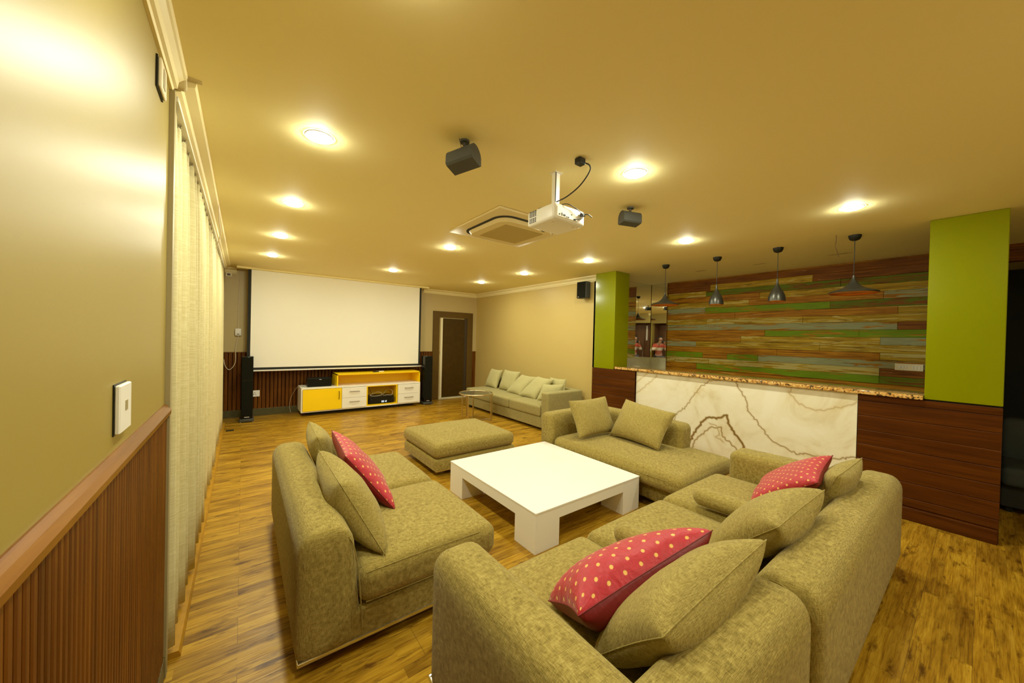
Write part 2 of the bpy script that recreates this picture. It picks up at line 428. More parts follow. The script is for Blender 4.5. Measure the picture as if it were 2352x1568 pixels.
def lathe(bm, cx, cy, prof, n=32, mi=0, cap=False):
    rings = []
    for (r, z) in prof:
        if r < 1e-5: rings.append([bm.verts.new((cx, cy, z))])
        else: rings.append([bm.verts.new((cx+r*math.cos(2*PI*k/n), cy+r*math.sin(2*PI*k/n), z)) for k in range(n)])
    for A, C in zip(rings, rings[1:]):
        for k in range(n):
            k2 = (k+1) % n
            if len(A) == 1 and len(C) == 1: continue
            if len(A) == 1: f = bm.faces.new((A[0], C[k2], C[k]))
            elif len(C) == 1: f = bm.faces.new((A[k], A[k2], C[0]))
            else: f = bm.faces.new((A[k], A[k2], C[k2], C[k]))
            f.material_index = mi
    return bm
def extrude_y(bm, prof, y0, y1, mi=0):
    """closed profile of (x, z) swept along y"""
    a = [bm.verts.new((x, y0, z)) for x, z in prof]; b_ = [bm.verts.new((x, y1, z)) for x, z in prof]; n = len(prof)
    for i in range(n):
        f = bm.faces.new((a[i], a[(i+1) % n], b_[(i+1) % n], b_[i])); f.material_index = mi
    bm.faces.new(list(reversed(a))).material_index = mi; bm.faces.new(b_).material_index = mi
    bmesh.ops.recalc_face_normals(bm, faces=bm.faces); return bm
def extrude_x(bm, prof, x0, x1, mi=0):
    a = [bm.verts.new((x0, y, z)) for y, z in prof]; b_ = [bm.verts.new((x1, y, z)) for y, z in prof]; n = len(prof)
    for i in range(n): bm.faces.new((a[i], a[(i+1) % n], b_[(i+1) % n], b_[i])).material_index = mi
    bm.faces.new(list(reversed(a))); bm.faces.new(b_)
    bmesh.ops.recalc_face_normals(bm, faces=bm.faces); return bm

# ------------------------------------------------------------------ the room
XL, XR, YF, ZC = -0.27, 4.92, 8.10, 2.68      # left wall, right wall, far wall, ceiling
XB = 6.5                                       # wall behind the bar
YR = -2.0                                      # wall behind the photographer
struct('floor', B(-1.3, 9.0, YR-0.1, 8.3, -0.1, 0.0), M['floor'])
struct('ceiling', B(-1.3, 9.0, YR-0.1, 8.3, ZC, ZC+0.1), M['ceiling'])
# left wall: plain part near the camera, doorway recess where the photographer stands, window behind the curtain
lw = bmesh.new()
box(lw, XL-0.15, XL, 0.5, 2.16, 0, ZC)                 # between the doorway and the window
box(lw, XL-0.15, XL, 7.6, YF, 0, ZC)
box(lw, XL-0.15, XL, 2.16, 7.6, 2.60, ZC)
box(lw, XL-0.15, XL, YR, -0.68, 0, ZC)
box(lw, XL-0.15, XL, -0.68, 0.5, 2.3, ZC)
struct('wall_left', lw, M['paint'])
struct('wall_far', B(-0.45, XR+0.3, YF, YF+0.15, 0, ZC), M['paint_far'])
struct('wall_right', B(XR, XR+0.15, 4.022, YF, 0, ZC), M['paint_lit'])
struct('wall_rear', B(-1.3, 9.0, YR-0.12, YR, 0, ZC), M['cornice'])
# end wall of the bar niche
struct('wall_niche', B(4.92, XB+0.1, 4.03, 4.15, 0, ZC), M['paint_far'])
rec = bmesh.new(); box(rec, -1.15, -1.1, -0.74, 0.55, 0, ZC); box(rec, -1.1, XL-0.15, 0.5, 0.56, 0, ZC); box(rec, -1.1, XL-0.15, -0.74, -0.68, 0, ZC)
struct('wall_recess', rec, M['rear_wood'])

# window behind the curtain
wn = thing('window_1', None, None, (XL-0.12, 4.9, 0)); wn['kind'] = 'structure'
fr = bmesh.new()
for y in (2.22, 3.55, 4.9, 6.2, 7.55): box(fr, -0.43, -0.38, y-0.03, y+0.03, 0.04, 2.58)
box(fr, -0.43, -0.38, 2.2, 7.6, 0.0, 0.06); box(fr, -0.43, -0.38, 2.2, 7.6, 2.54, 2.6)
link('window_frame', fr, M['grey_trim'], wn)
link('window_glass', B(-0.41, -0.40, 2.2, 7.6, 0.04, 2.56), M['black_gloss'], wn)
struct('trim_1', B(-0.300, -0.252, 2.16, 2.20, 0, 2.60), M['grey_trim'], label='grey beige jamb strip at the near edge of the curtained window')
# wooden threshold the curtain ends on
th = bmesh.new(); extrude_y(th, [(-0.38, 0), (-0.214, 0), (-0.214, 0.012), (-0.222, 0.03), (-0.38, 0.038)], 2.27, 7.6)
struct('trim_2', th, M['rail_wood'], label='orange varnished wooden threshold along the floor under the curtain')

# cornices
def cove(s=1.0, d=0.0):   # profile (outward, z)
    return [(-0.02, ZC), (-0.02, ZC-0.085*s), (0.012, ZC-0.085*s), (0.016, ZC-0.07*s), (0.028, ZC-0.066*s), (0.034, ZC-0.04*s), (0.052*s, ZC-0.022*s), (0.060*s+d, ZC-0.018), (0.065*s+d, ZC)]
c1 = bmesh.new(); extrude_y(c1, [(XL+a*0.9, z) for a, z in cove(1.0)], 0.3, 2.17); struct('trim_3', c1, M['cornice'], label='narrow cream cornice above the near left wall')
c2 = bmesh.new(); extrude_y(c2, [(-0.31, ZC), (-0.31, 2.595), (-0.262, 2.595), (-0.258, 2.612), (-0.236, 2.622), (-0.230, 2.645), (-0.19, 2.656), (-0.184, ZC)], 2.20, 7.7)
struct('trim_4', c2, M['cornice'], label='deeper cream cornice above the curtain')
c3 = bmesh.new(); extrude_y(c3, [(XR-a, z) for a, z in cove(1.15)], 4.03, YF)
struct('trim_5', c3, M['cornice'], label='cream cornice above the right wall')
c4 = bmesh.new(); extrude_x(c4, [(YF-a, z) for a, z in cove(1.15)], 3.42, XR); extrude_x(c4, [(YF-a, z) for a, z in cove(1.15)], -0.3, -0.10)
struct('trim_6', c4, M['cornice'], label='cream cornice above the far door')
pt = bmesh.new(); box(pt, -0.262, -0.215, 2.165, 2.20, ZC-0.06, ZC-0.001, 0.01); box(pt, -0.215, -0.165, 2.165, 2.195, ZC-0.003, ZC-0.0005)
struct('trim_7', pt, M['stain'], label='rough unpainted plaster where the two left cornices meet')

# reeded dado panelling
def reeds_y(x, y0, y1, z0, z1, pitch, depth, out=1):
    bm = bmesh.new(); n = int((y1-y0)/pitch); prof = []
    for i in range(n):
        a = y0+i*pitch
        for t, d in ((0.0, 0.0), (0.10, 0.0), (0.16, 0.75), (0.32, 1.0), (0.78, 1.0), (0.94, 0.75)): prof.append((x+out*d*depth, a+t*pitch))
    prof.append((x, y1))
    lo = [bm.verts.new((p[0], p[1], z0)) for p in prof]; hi = [bm.verts.new((p[0], p[1], z1)) for p in prof]
    for i in range(len(prof)-1): bm.faces.new((lo[i], lo[i+1], hi[i+1], hi[i]))
    box(bm, x-0.004*out if out > 0 else x, x if out > 0 else x+0.004, y0, y1, z0, z1)
    bmesh.ops.recalc_face_normals(bm, faces=bm.faces); return bm
def swap_xy(bm):
    for v in bm.verts: v.co = Vector((v.co.y, v.co.x, v.co.z))
    bmesh.ops.reverse_faces(bm, faces=bm.faces); return bm
struct('trim_8', reeds_y(XL+0.004, 0.5, 2.15, 0.10, 1.185, 0.026, 0.008), M['reed'], label='reeded mahogany dado panel on the near left wall')
cp = bmesh.new(); extrude_y(cp, [(XL, 1.18), (XL+0.022, 1.18), (XL+0.024, 1.198), (XL+0.014, 1.212), (XL+0.004, 1.224), (XL, 1.224)], 0.5, 2.155)
struct('trim_9', cp, M['wood_cap'], label='varnished dado rail capping the panel on the near left wall')
for nm, a, b_ in (('trim_10', -0.266, 3.69), ('trim_11', 4.80, XR-0.004)):
    bm = swap_xy(reeds_y(YF-0.004, a, b_, 0.13, 1.17, 0.062, 0.010, -1)); box(bm, a, b_, YF-0.018, YF, 1.165, 1.18)
    struct(nm, bm, M['reed'], label='reeded mahogany dado panel '+('behind the yellow cabinet' if nm == 'trim_10' else 'in the corner right of the far door'))
struct('baseboard_left', B(XL, XL+0.014, 0.5, 2.20, 0, 0.10, 0.003), M['baseboard'])
struct('baseboard_far', B(-0.27, 3.69, YF-0.022, YF, 0, 0.13, 0.003), M['baseboard'])
struct('baseboard_right', B(XR-0.014, XR, 4.05, YF-0.01, 0, 0.10, 0.003), M['baseboard'])

# far door
dr = thing('door_1', 'dark brown flush door in a wide brown frame on the far wall', None, (4.25, YF, 0)); dr['kind'] = 'structure'
fb = bmesh.new(); box(fb, 3.69, 3.86, YF-0.03, YF+0.02, 0, 2.17, 0.004); box(fb, 4.64, 4.80, YF-0.03, YF+0.02, 0, 2.17, 0.004); box(fb, 3.86, 4.64, YF-0.03, YF+0.02, 2.02, 2.17, 0.004)
link('door_frame', fb, M['frame_brown'], dr)
link('door_leaf', B(3.95, 4.56, YF-0.012, YF+0.0, 0.04, 2.0, 0.002), M['door_brown'], dr)
link('door_edge', B(3.895, 3.95, YF-0.016, YF, 0.03, 2.01, 0.001), M['plastic_cream'], dr)
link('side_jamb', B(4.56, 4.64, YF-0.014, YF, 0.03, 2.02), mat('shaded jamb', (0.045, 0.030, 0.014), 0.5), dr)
link('threshold', B(3.86, 4.64, YF-0.04, YF, 0, 0.035), M['marble_grey'], dr)
kb = bmesh.new(); tube(kb, [(3.985, YF-0.02, 0.30), (3.985, YF-0.035, 0.30)], 0.012, 10); box(kb, 3.872, 3.884, YF-0.034, YF-0.028, 1.12, 1.18)
link('door_latch', kb, M['chrome'], dr, True)

# reclaimed board wall behind the bar
ROWS = [  # from the bottom up: (from y, to y, kind) seen from left (large y) to right
 [(3.67, 3.1, 'O'), (3.1, .80, 'G'), (.80, .2, 'D')], [(3.67, 2.9, 'C'), (2.9, .80, 'C'), (.80, .2, 'R')],
 [(3.67, 3.0, 'G'), (3.0, 2.6, 'O'), (2.6, 2.15, 'G'), (2.15, .2, 'B')], [(3.67, 1.9, 'O'), (1.9, .80, 'O'), (.80, .2, 'C')],
 [(3.67, 3.12, 'B'), (3.12, 1.4, 'Y'), (1.4, .2, 'Y')], [(3.67, 2.4, 'O'), (2.4, .80, 'Y'), (.80, .2, 'B')],
 [(3.67, 2.07, 'O'), (2.07, 1.0, 'G'), (1.0, .2, 'G')], [(3.67, 2.8, 'B'), (2.8, .655, 'B'), (.655, .2, 'R')],
 [(3.67, 2.95, 'Y'), (2.95, 1.6, 'C'), (1.6, .2, 'Y')], [(3.67, 2.5, 'O'), (2.5, .655, 'O'), (.655, .2, 'Y')],
 [(3.67, 2.98, 'B'), (2.98, 1.3, 'G'), (1.3, .2, 'D')], [(3.67, 2.3, 'Y'), (2.3, .785, 'O'), (.785, .2, 'B')],
 [(3.67, 2.98, 'O'), (2.98, 2.15, 'O'), (2.15, .2, 'Y')], [(3.67, 2.97, 'Y'), (2.97, 1.2, 'D'), (1.2, .2, 'D')],
 [(3.67, 2.9, 'R'), (2.9, 1.5, 'Y'), (1.5, .2, 'R')], [(3.67, 2.97, 'R'), (2.97, .2, 'R')]]
pw = bmesh.new(); kinds = 'ORYGBCD'
box(pw, XB+0.02, XB+0.12, 0.0, 4.15, 0, ZC, mi=0)
for i, row in enumerate(ROWS):
    z0 = 1.085+i*0.0985; z1 = min(z0+0.0985, ZC)
    for (a, b_, k) in row: box(pw, XB+random.uniform(-0.003, 0.003), XB+0.03, b_+0.0012, a-0.0012, z0+0.0012, z1-0.0012, 0.0015, 1, kinds.index(k))
struct('wall_bar', pw, [M['plank_'+k] for k in kinds], label='wall of reclaimed multicoloured boards behind the bar')

# unlit room beyond the right green pillar
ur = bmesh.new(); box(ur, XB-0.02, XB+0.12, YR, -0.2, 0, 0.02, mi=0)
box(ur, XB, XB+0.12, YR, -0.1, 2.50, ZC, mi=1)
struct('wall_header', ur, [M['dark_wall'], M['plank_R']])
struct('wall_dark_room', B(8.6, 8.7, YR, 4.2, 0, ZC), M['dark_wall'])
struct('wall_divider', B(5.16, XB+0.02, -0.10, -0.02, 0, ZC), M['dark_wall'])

# ------------------------------------------------------------------ pillars and bar
pl = thing('green_pillar', 'narrow glossy olive green pillar at the far end of the bar', 'pillar', (4.93, 3.8, 0), 'green pillars flanking the bar')
link('shaft', B(4.80, 5.17, 3.612, 4.02, 1.085, ZC-0.001, 0.004, 1), M['green'], pl)
link('core', B(4.836, 5.15, 3.62, 4.01, 0, 1.085), M['dark'], pl)
pr = thing('green_pillar', 'wide glossy olive green pillar at the near end of the bar', 'pillar', (4.98, 0.1, 0), 'green pillars flanking the bar')
link('shaft', B(4.83, 5.16, -0.103, 0.31, 1.10, ZC-0.001, 0.004, 1), M['green'], pr)
link('core', B(4.86, 5.13, -0.09, 0.30, 0, 1.10), M['dark'], pr)

bar = thing('bar_counter', 'long bar with white marble front and speckled granite top', 'bar counter', (4.95, 2.0, 0))
link('countertop', B(4.79, 5.26, 0.315, 3.59, 1.092, 1.130, 0.006, 3), M['granite'], bar, True)
def boards(y0, y1, zt, x=4.83):
    bm = bmesh.new(); n = 7; z = 0.12; h = (zt-0.12)/n
    h = 0.139; zz = zt; first = True
    while zz > 0.125:
        hh = 0.062 if first and y1 < 1 else h
        lo = max(0.115, zz-hh); box(bm, x, x+0.03, y0, y1, lo+0.0012, zz-0.0012, 0.004, 2); zz -= hh; first = False
    box(bm, x+0.008, x+0.035, y0, y1, 0.0, zt-0.002)
    return bm
link('wood_panel', boards(3.21, 4.05, 1.085, 4.80), M['cladding'], bar)
link('wood_panel', boards(-0.103, 0.733, 1.088), M['cladding'], bar)
link('skirting', B(4.795, 4.83, -0.098, 0.735, 0, 0.112, 0.004, 2), M['cladding'], bar)
link('skirting', B(4.775, 4.81, 3.21, 4.03, 0, 0.112, 0.004, 2), M['cladding'], bar)
link('back_panel', B(4.87, 5.16, 0.31, 3.6, 0.0, 1.092), M['door_brown'], bar)
VEINS = [
 (0.006, 0.75, 0.7, [(1.97, 1.1), (2.13, 1.06), (2.23, 0.98), (2.34, 0.83), (2.38, 0.74), (2.45, 0.65), (2.54, 0.58), (2.6, .45), (2.62, .3)]),
 (0.0065, 0.8, 0.7, [(1.83, 1.09), (1.77, 0.98), (1.7, 0.88), (1.68, 0.75), (1.6, 0.66), (1.52, 0.56), (1.43, 0.44), (1.36, 0.42), (1.27, 0.39), (1.21, 0.37), (1.11, 0.4), (1.03, 0.38), (0.93, 0.39), (0.74, 0.46)]),
 (0.015, 1.0, 1.2, [(2.36, 0.2), (2.31, 0.35), (2.27, 0.42), (2.19, 0.53), (2.12, 0.6), (2.04, 0.59), (1.92, 0.65), (1.9, 0.57), (1.86, 0.5), (1.82, 0.43), (1.77, 0.4), (1.73, 0.34), (1.66, .2)]),
 (0.007, 0.8, 1.0, [(2.34, .12), (2.3, 0.24), (2.21, 0.35), (2.1, 0.46), (1.98, 0.49), (1.97, 0.42), (1.92, 0.35), (1.85, 0.31), (1.8, 0.27), (1.76, .15)]),
 (0.004, 0.55, 0.8, [(2.12, .52), (2.04, .5), (1.99, .40), (2.03, .36), (1.95, .31)]),
 (0.0045, 0.45, 0.7, [(1.28, 1.09), (1.28, 1.01), (1.22, 0.93), (1.14, 0.88), (1.0, 0.87), (0.9, 0.92), (0.82, 0.95), (0.74, 1.01)]),
 (0.0045, 0.35, 0.7, [(3.2, .76), (3.15, 0.79), (3.03, 0.9), (2.89, 1.03), (2.86, 1.09)]), (0.004, 0.3, 0.7, [(3.2, .92), (3.18, 0.94), (3.07, 1.03), (3.0, 1.09)])]
def jag(pts, amp, steps, seed):
    rnd = random.Random(seed); out = []
    for (a, b_) in zip(pts, pts[1:]):
        L = math.hypot(b_[0]-a[0], b_[1]-a[1]); n = max(2, int(L/steps))
        for i in range(n):
            t = i/n; out.append((a[0]+(b_[0]-a[0])*t+rnd.uniform(-amp, amp), a[1]+(b_[1]-a[1])*t+rnd.uniform(-amp, amp)))
    out.append(pts[-1]); return out
def marble_panel():
    import numpy as np
    y0, y1, z0, z1, st = 0.737, 3.206, 0.0, 1.092, 0.0065
    ny, nz = int((y1-y0)/st)+1, int((z1-z0)/st)+1
    Y, Z = np.meshgrid(np.linspace(y0, y1, ny), np.linspace(z0, z1, nz), indexing='ij')
    core = np.zeros_like(Y); halo = np.zeros_like(Y)
    for k, (wd, sc_, sh, pts) in enumerate(VEINS):
        P = jag(pts, 0.011, 0.020, k+3)
        for (a, b_) in zip(P, P[1:]):
            dx, dz = b_[0]-a[0], b_[1]-a[1]; L2 = dx*dx+dz*dz+1e-9
            t = np.clip(((Y-a[0])*dx+(Z-a[1])*dz)/L2, 0, 1)
            d = np.hypot(Y-a[0]-t*dx, Z-a[1]-t*dz)
            core = np.maximum(core, sc_*np.clip(1.25-d/wd, 0, 1)); halo = np.maximum(halo, sh*0.6*np.exp(-(d/0.014)**2))
    me = bpy.data.meshes.new('marble_panel')
    org = parent_origin(bar)
    verts = np.stack([np.full(Y.size, 4.832)-org.x, Y.ravel()-org.y, Z.ravel()-org.z], 1)
    idx = np.arange(ny*nz).reshape(ny, nz)
    q = np.stack([idx[:-1, :-1], idx[:-1, 1:], idx[1:, 1:], idx[1:, :-1]], -1).reshape(-1, 4)
    # thickness: a plain box behind the finely divided face
    base = len(verts); X0, X1 = 4.8325-org.x, 4.87-org.x
    bv = np.array([(x, y-org.y, z) for x in (X0, X1) for y in (y0, y1) for z in (z0, z1)])
    bq = np.array([(0, 1, 3, 2), (4, 6, 7, 5), (0, 4, 5, 1), (2, 3, 7, 6), (0, 2, 6, 4), (1, 5, 7, 3)])+base
    me.from_pydata(np.vstack([verts, bv]).tolist(), [], np.vstack([q, bq]).tolist())
    ca = me.color_attributes.new('vein', 'FLOAT_COLOR', 'POINT')
    cols = np.zeros((base+8, 4), dtype=np.float32); cols[:base, 0] = core.ravel(); cols[:base, 1] = halo.ravel(); cols[:, 3] = 1
    ca.data.foreach_set('color', cols.ravel())
    me.materials.append(M['marble']); o = bpy.data.objects.new('marble_panel', me); COL.objects.link(o); o.parent = bar; o['_org'] = tuple(org)
    for ed in (): pass
marble_panel()
# things in the bar niche
m1 = link('wall_mirror', B(5.16, 6.495, 4.012, 4.028, 1.235, ZC-0.002), M['mirror']); tag(m1, 'tall mirror on the end wall beside the far green pillar', 'mirror')
mbm = B(XB-0.018, XB-0.008, 3.675, 4.005, 1.235, ZC-0.002)
m2 = link('wall_mirror', mbm, M['mirror'], loc=(XB-0.012, 4.01, 1.9)); m2.rotation_euler = (0, 0, math.radians(-1.75)); tag(m2, 'narrow mirror beside the reclaimed boards, right of the corner seam', 'mirror')
spb = bmesh.new(); box(spb, 5.16, XB-0.004, 3.99, 4.03, 0.90, 1.235); box(spb, XB-0.03, XB-0.004, 3.675, 3.99, 0.90, 1.235)
sp = link('backsplash', spb, M['marble_grey']); tag(sp, 'grey marble upstand under the mirrors', 'backsplash')
bc = link('back_counter', B(5.9, XB-0.001, 0.32, 3.985, 0.86, 0.90, 0.003), M['marble_grey']); tag(bc, 'low grey marble work surface against the board wall', 'counter')
bu = link('bar_cabinet', B(6.0, XB-0.001, 0.32, 3.98, 0.0, 0.86), M['door_brown']); tag(bu, 'dark brown cabinet carrying the marble work surface behind the bar', 'cabinet')
sl = link('stone_slab', B(5.27, 5.50, 3.58, 3.70, 1.10, 1.118, 0.002), M['white_lam']); tag(sl, 'small pale slab at the far end of the bar top', 'slab')
link('bracket', B(5.30, 5.47, 3.60, 3.68, 0.0, 1.10), M['dark'], sl)
sk = thing('socket_panel', 'wide pale switch plate on the boards near the right green pillar', 'socket', (XB, 0.55, 1.31))
link('plate', B(XB-0.016, XB-0.001, 0.43, 0.665, 1.272, 1.355, 0.003), M['plastic_cream'], sk)
for i in range(6):
    yy = 0.62-i*0.026-(0.03 if i > 2 else 0)
    link('switch', B(XB-0.020, XB-0.014, yy-0.008, yy+0.008, 1.295, 1.330, 0.002), M['plastic_white'], sk)

# ------------------------------------------------------------------ ceiling lights
lamp_spots = [(0.336, 2.33, 'nearest in the row beside the curtain'), (0.336, 3.665, 'second in the row beside the curtain'),
 (0.336, 5.00, 'third in the row beside the curtain'), (0.33, 6.33, 'last in the row beside the curtain, by the screen'),
 (2.09, 1.44, 'on the camera side of the projector, right of the cable'), (2.09, 4.12, 'just beyond the ceiling air conditioner'), (2.08, 6.25, 'above the middle of the projection screen'),
 (3.94, 0.671, 'nearest the wide green pillar, above the bar'), (3.94, 2.033, 'above the second black cone from the far pillar'), (3.93, 3.436, 'nearest the narrow green pillar'),
 (3.90, 4.85, 'above the grey sofa, left of the wall speaker'), (3.89, 6.24, 'in the far corner near the door'),
 (0.336, 1.0, 'above the left wall close to the camera'), (2.09, -0.6, 'added unseen behind the camera in the middle'), (2.09, -1.5, 'added unseen near the rear wall in the middle')]  # last two are unseen lamps added to brighten sides facing the camera
def ceiling_light():
    t = thing('ceiling_light', '', 'light', (0, 0, ZC), 'round recessed ceiling lights')
    bm = bmesh.new(); lathe(bm, 0, 0, [(0.060, ZC-0.002), (0.062, ZC-0.006), (0.072, ZC-0.006), (0.076, ZC-0.001)], 40)
    link('rim', bm, M['plastic_white'], t, True)
    bm = bmesh.new(); lathe(bm, 0, 0, [(0.0, ZC-0.020), (0.025, ZC-0.0195), (0.045, ZC-0.016), (0.057, ZC-0.010), (0.062, ZC-0.004), (0.0625, ZC-0.001)], 40)
    bmesh.ops.recalc_face_normals(bm, faces=bm.faces)
    link('diffuser', bm, M['led'], t, 'all')
    return t
first = ceiling_light()
for i, (x, y, lab) in enumerate(lamp_spots):
    t = first if i == 0 else copy_tree(first)
    t.location = (x, y, ZC); t['label'] = 'round lit ceiling light '+lab

# ------------------------------------------------------------------ pendants
def pendant(kind, x, y, label):
    t = thing('pendant_lamp', label, 'pendant lamp', (x, y, ZC), 'dark pendant lamps over the bar')
    bm = bmesh.new(); lathe(bm, x, y, [(0, ZC-0.055), (0.02, ZC-0.054), (0.038, ZC-0.045), (0.048, ZC-0.025), (0.052, ZC-0.001)], 28); link('ceiling_rose', bm, M['black'], t, True)
    zt = 2.25
    bm = bmesh.new(); tube(bm, [(x, y, ZC-0.05), (x, y, zt+0.02)], 0.0032, 8); link('cord', bm, M['cable_black'], t, True)
    if kind == 'wide': prof = [(0.011, zt+0.02), (0.013, zt), (0.020, zt-0.02), (0.033, zt-0.05), (0.052, zt-0.078), (0.082, zt-0.102), (0.125, zt-0.122), (0.165, zt-0.134), (0.190, zt-0.142), (0.195, zt-0.150), (0.190, zt-0.158)]
    else: prof = [(0.011, zt+0.065), (0.012, zt+0.02), (0.020, zt-0.01), (0.036, zt-0.04), (0.058, zt-0.075), (0.074, zt-0.11), (0.083, zt-0.145), (0.086, zt-0.18), (0.086, zt-0.190)]
    bm = bmesh.new(); lathe(bm, x, y, prof, 40); link('lamp_shade', bm, M['shade_metal'], t, True)
    pin = [(max(0.001, r-0.004), z-0.003) for r, z in prof[2:]]
    bm = bmesh.new(); lathe(bm, x, y, pin, 40); link('shade_lining', bm, M['shade_in'], t, True)
    bm = bmesh.new(); lathe(bm, x, y, [(0, zt-0.105), (0.012, zt-0.103), (0.024, zt-0.085), (0.022, zt-0.06), (0.014, zt-0.04), (0.012, zt-0.01), (0, zt-0.01)], 20); link('bulb', bm, M['plastic_cream'], t, True)
pendant('wide', 4.95, 2.845, 'wide flared black pendant lamp in front of the mirrors')
pendant('bell', 4.97, 2.14, 'small bell shaped black pendant lamp nearer the mirrors')
pendant('bell', 4.98, 1.475, 'small bell shaped black pendant lamp nearer the wide pillar')
pendant('wide', 4.95, 0.815, 'wide flared black pendant lamp nearest the wide green pillar')
wr = bmesh.new(); tube(wr, smooth_path([(4.81, 0.932, ZC-0.001), (4.812, 0.933, ZC-0.08), (4.80, 0.935, ZC-0.11), (4.82, 0.925, ZC-0.16), (4.845, 0.915, ZC-0.22)]), 0.0028, 6)
o = link('loose_wire', wr, M['wire_brown']); tag(o, 'bare wire dangling from the ceiling beside the widest pendant lamp', 'wire')
pb = bmesh.new()
for (x, y, rx, ry) in ((5.736, 2.709, 0.03, 0.09), (5.794, 1.929, 0.03, 0.09), (5.826, 1.086, 0.035, 0.12)):
    vs = [pb.verts.new((x+rx*math.cos(a*PI/8)*(1+0.2*math.sin(a*3)), y+ry*math.sin(a*PI/8), ZC-0.001)) for a in range(16)]; pb.faces.new(list(reversed(vs)))
struct('trim_12', pb, M['stain'], label='three filled plaster patches in the ceiling above the bar')

# ------------------------------------------------------------------ air conditioner
ac = thing('ceiling_air_conditioner', 'square ceiling cassette air conditioner behind the projector', 'air conditioner', (2.2, 2.98, ZC))
bm = bmesh.new(); box(bm, 1.73, 2.67, 2.51, 3.45, ZC-0.022, ZC-0.001, 0.006, 2); link('surround', bm, M['ac_body'], ac, True)
def sq(bm, cx, cy, h, r, z0, z1, mi=0, n=6, taper=1.0):
    def ring(hh, rr, z):
        out = []
        for (sx, sy, a0) in ((1, 1, 0), (-1, 1, 90), (-1, -1, 180), (1, -1, 270)):
            for k in range(n+1):
                a = math.radians(a0+90*k/n); out.append(bm.verts.new((cx+sx*(hh-rr)+rr*math.cos(a), cy+sy*(hh-rr)+rr*math.sin(a), z)))
        return out
    a = ring(h, r, z1); b_ = ring(h*taper, r*taper, z0); m = len(a)
    for i in range(m): bm.faces.new((a[i], a[(i+1) % m], b_[(i+1) % m], b_[i])).material_index = mi
    bm.faces.new(b_).material_index = mi; bm.faces.new(list(reversed(a))).material_index = mi
    bmesh.ops.recalc_face_normals(bm, faces=bm.faces); return bm
link('air_slot', sq(bmesh.new(), 2.2, 2.98, 0.375, 0.15, ZC-0.030, ZC-0.02), M['dark'], ac)
pn = sq(bmesh.new(), 2.2, 2.98, 0.350, 0.13, ZC-0.060, ZC-0.028, taper=0.94); link('panel', pn, M['ac_body'], ac)
link('filter_grille', sq(bmesh.new(), 2.2, 2.98, 0.235, 0.01, ZC-0.064, ZC-0.059), M['filter'], ac)

# ------------------------------------------------------------------ projector
pj = thing('projector', 'white projector hanging from the ceiling on a short pole', 'projector', (1.69, 1.78, ZC))
PX0, PX1, PY0, PY1, PZ0, PZ1 = 1.525, 1.81, 1.62, 1.885, 2.30, 2.405
pm = Matrix.Translation((1.66, 1.75, 0))
bm = bmesh.new(); box(bm, PX0, PX1, PY0, PY1, PZ0, PZ1, 0.022, 4); link('housing', bm, M['plastic_white'], pj, True)
bm = bmesh.new(); box(bm, PX0+0.022, PX1-0.07, PY0-0.003, PY0+0.004, PZ0+0.018, PZ1-0.022, 0.004, 1); link('connector_panel', bm, M['white_lam'], pj)
bm = bmesh.new()
for (a, b_, z, h) in ((0.04, .008, .03, .008), (0.062, .006, .028, .018), (0.078, .018, .03, .010), (0.105, .008, .026, .006), (0.12, .008, .026, .007), (0.15, .006, .05, .006), (0.17, .02, .022, .008)): bm = bmesh.new(); box(bm, PX0+a, PX0+a+b_, PY0-0.005, PY0, PZ0+z, PZ0+z+h); link('port', bm, M['black'], pj)
bm = bmesh.new()
for i in range(4):
    for j in range(9):
        y = PY1-0.035-i*0.018; z = PZ0+0.018+j*0.0082+(0.006 if j > 3 else 0)
        box(bm, PX0-0.002, PX0+0.002, y-0.006, y+0.006, z, z+0.0042)
link('vent', bm, M['black'], pj)
bm = bmesh.new(); tube(bm, [(1.70, PY1-0.01, 2.35), (1.70, PY1+0.03, 2.35)], 0.038, 24); link('lens', bm, M['black_gloss'], pj, True)
bm = bmesh.new(); box(bm, 1.668, 1.712, 1.768, 1.802, 2.42, ZC, 0.002, 1); box(bm, 1.655, 1.725, 1.755, 1.815, ZC-0.004, ZC-0.0005); box(bm, 1.64, 1.76, 1.70, 1.85, 2.405, 2.425, 0.004, 1); link('mounting_pole', bm, M['plastic_white'], pj)
bm = bmesh.new()
for (a, b_) in ((PX0+.04, PY0+.04), (PX1-.04, PY0+.04), (PX1-.04, PY1-.04)): bm = bmesh.new(); tube(bm, [(a, b_, PZ1-0.003), (a, b_, PZ1+0.012)], 0.012, 12); link('foot', bm, M['plastic_white'], pj, True)
for (a, b_) in ((PX0+.05, PY0+.06), (PX1-.06, PY0+.05)): bm = bmesh.new(); tube(bm, [(a, b_, PZ0+.002), (a, b_, PZ0-0.004)], 0.010, 12); link('foot', bm, M['plastic_white'], pj, True)
bm = bmesh.new(); tube(bm, smooth_path([(1.68, 1.54, ZC-0.022), (1.72, 1.52, ZC-0.03), (1.75, 1.54, ZC-0.055), (1.73, 1.60, ZC-0.13), (1.69, 1.68, ZC-0.19), (1.62, 1.72, ZC-0.235), (1.58, 1.74, ZC-0.262), (1.555, 1.80, ZC-0.268)]), 0.0045, 8)
o = link('power_cable', bm, M['cable_black']); tag(o, 'black cable curving from the ceiling plug down to the projector', 'cable')
link('plug', B(1.635, 1.690, 1.52, 1.565, ZC-0.04, ZC-0.001, 0.006, 2), M['black'], o)
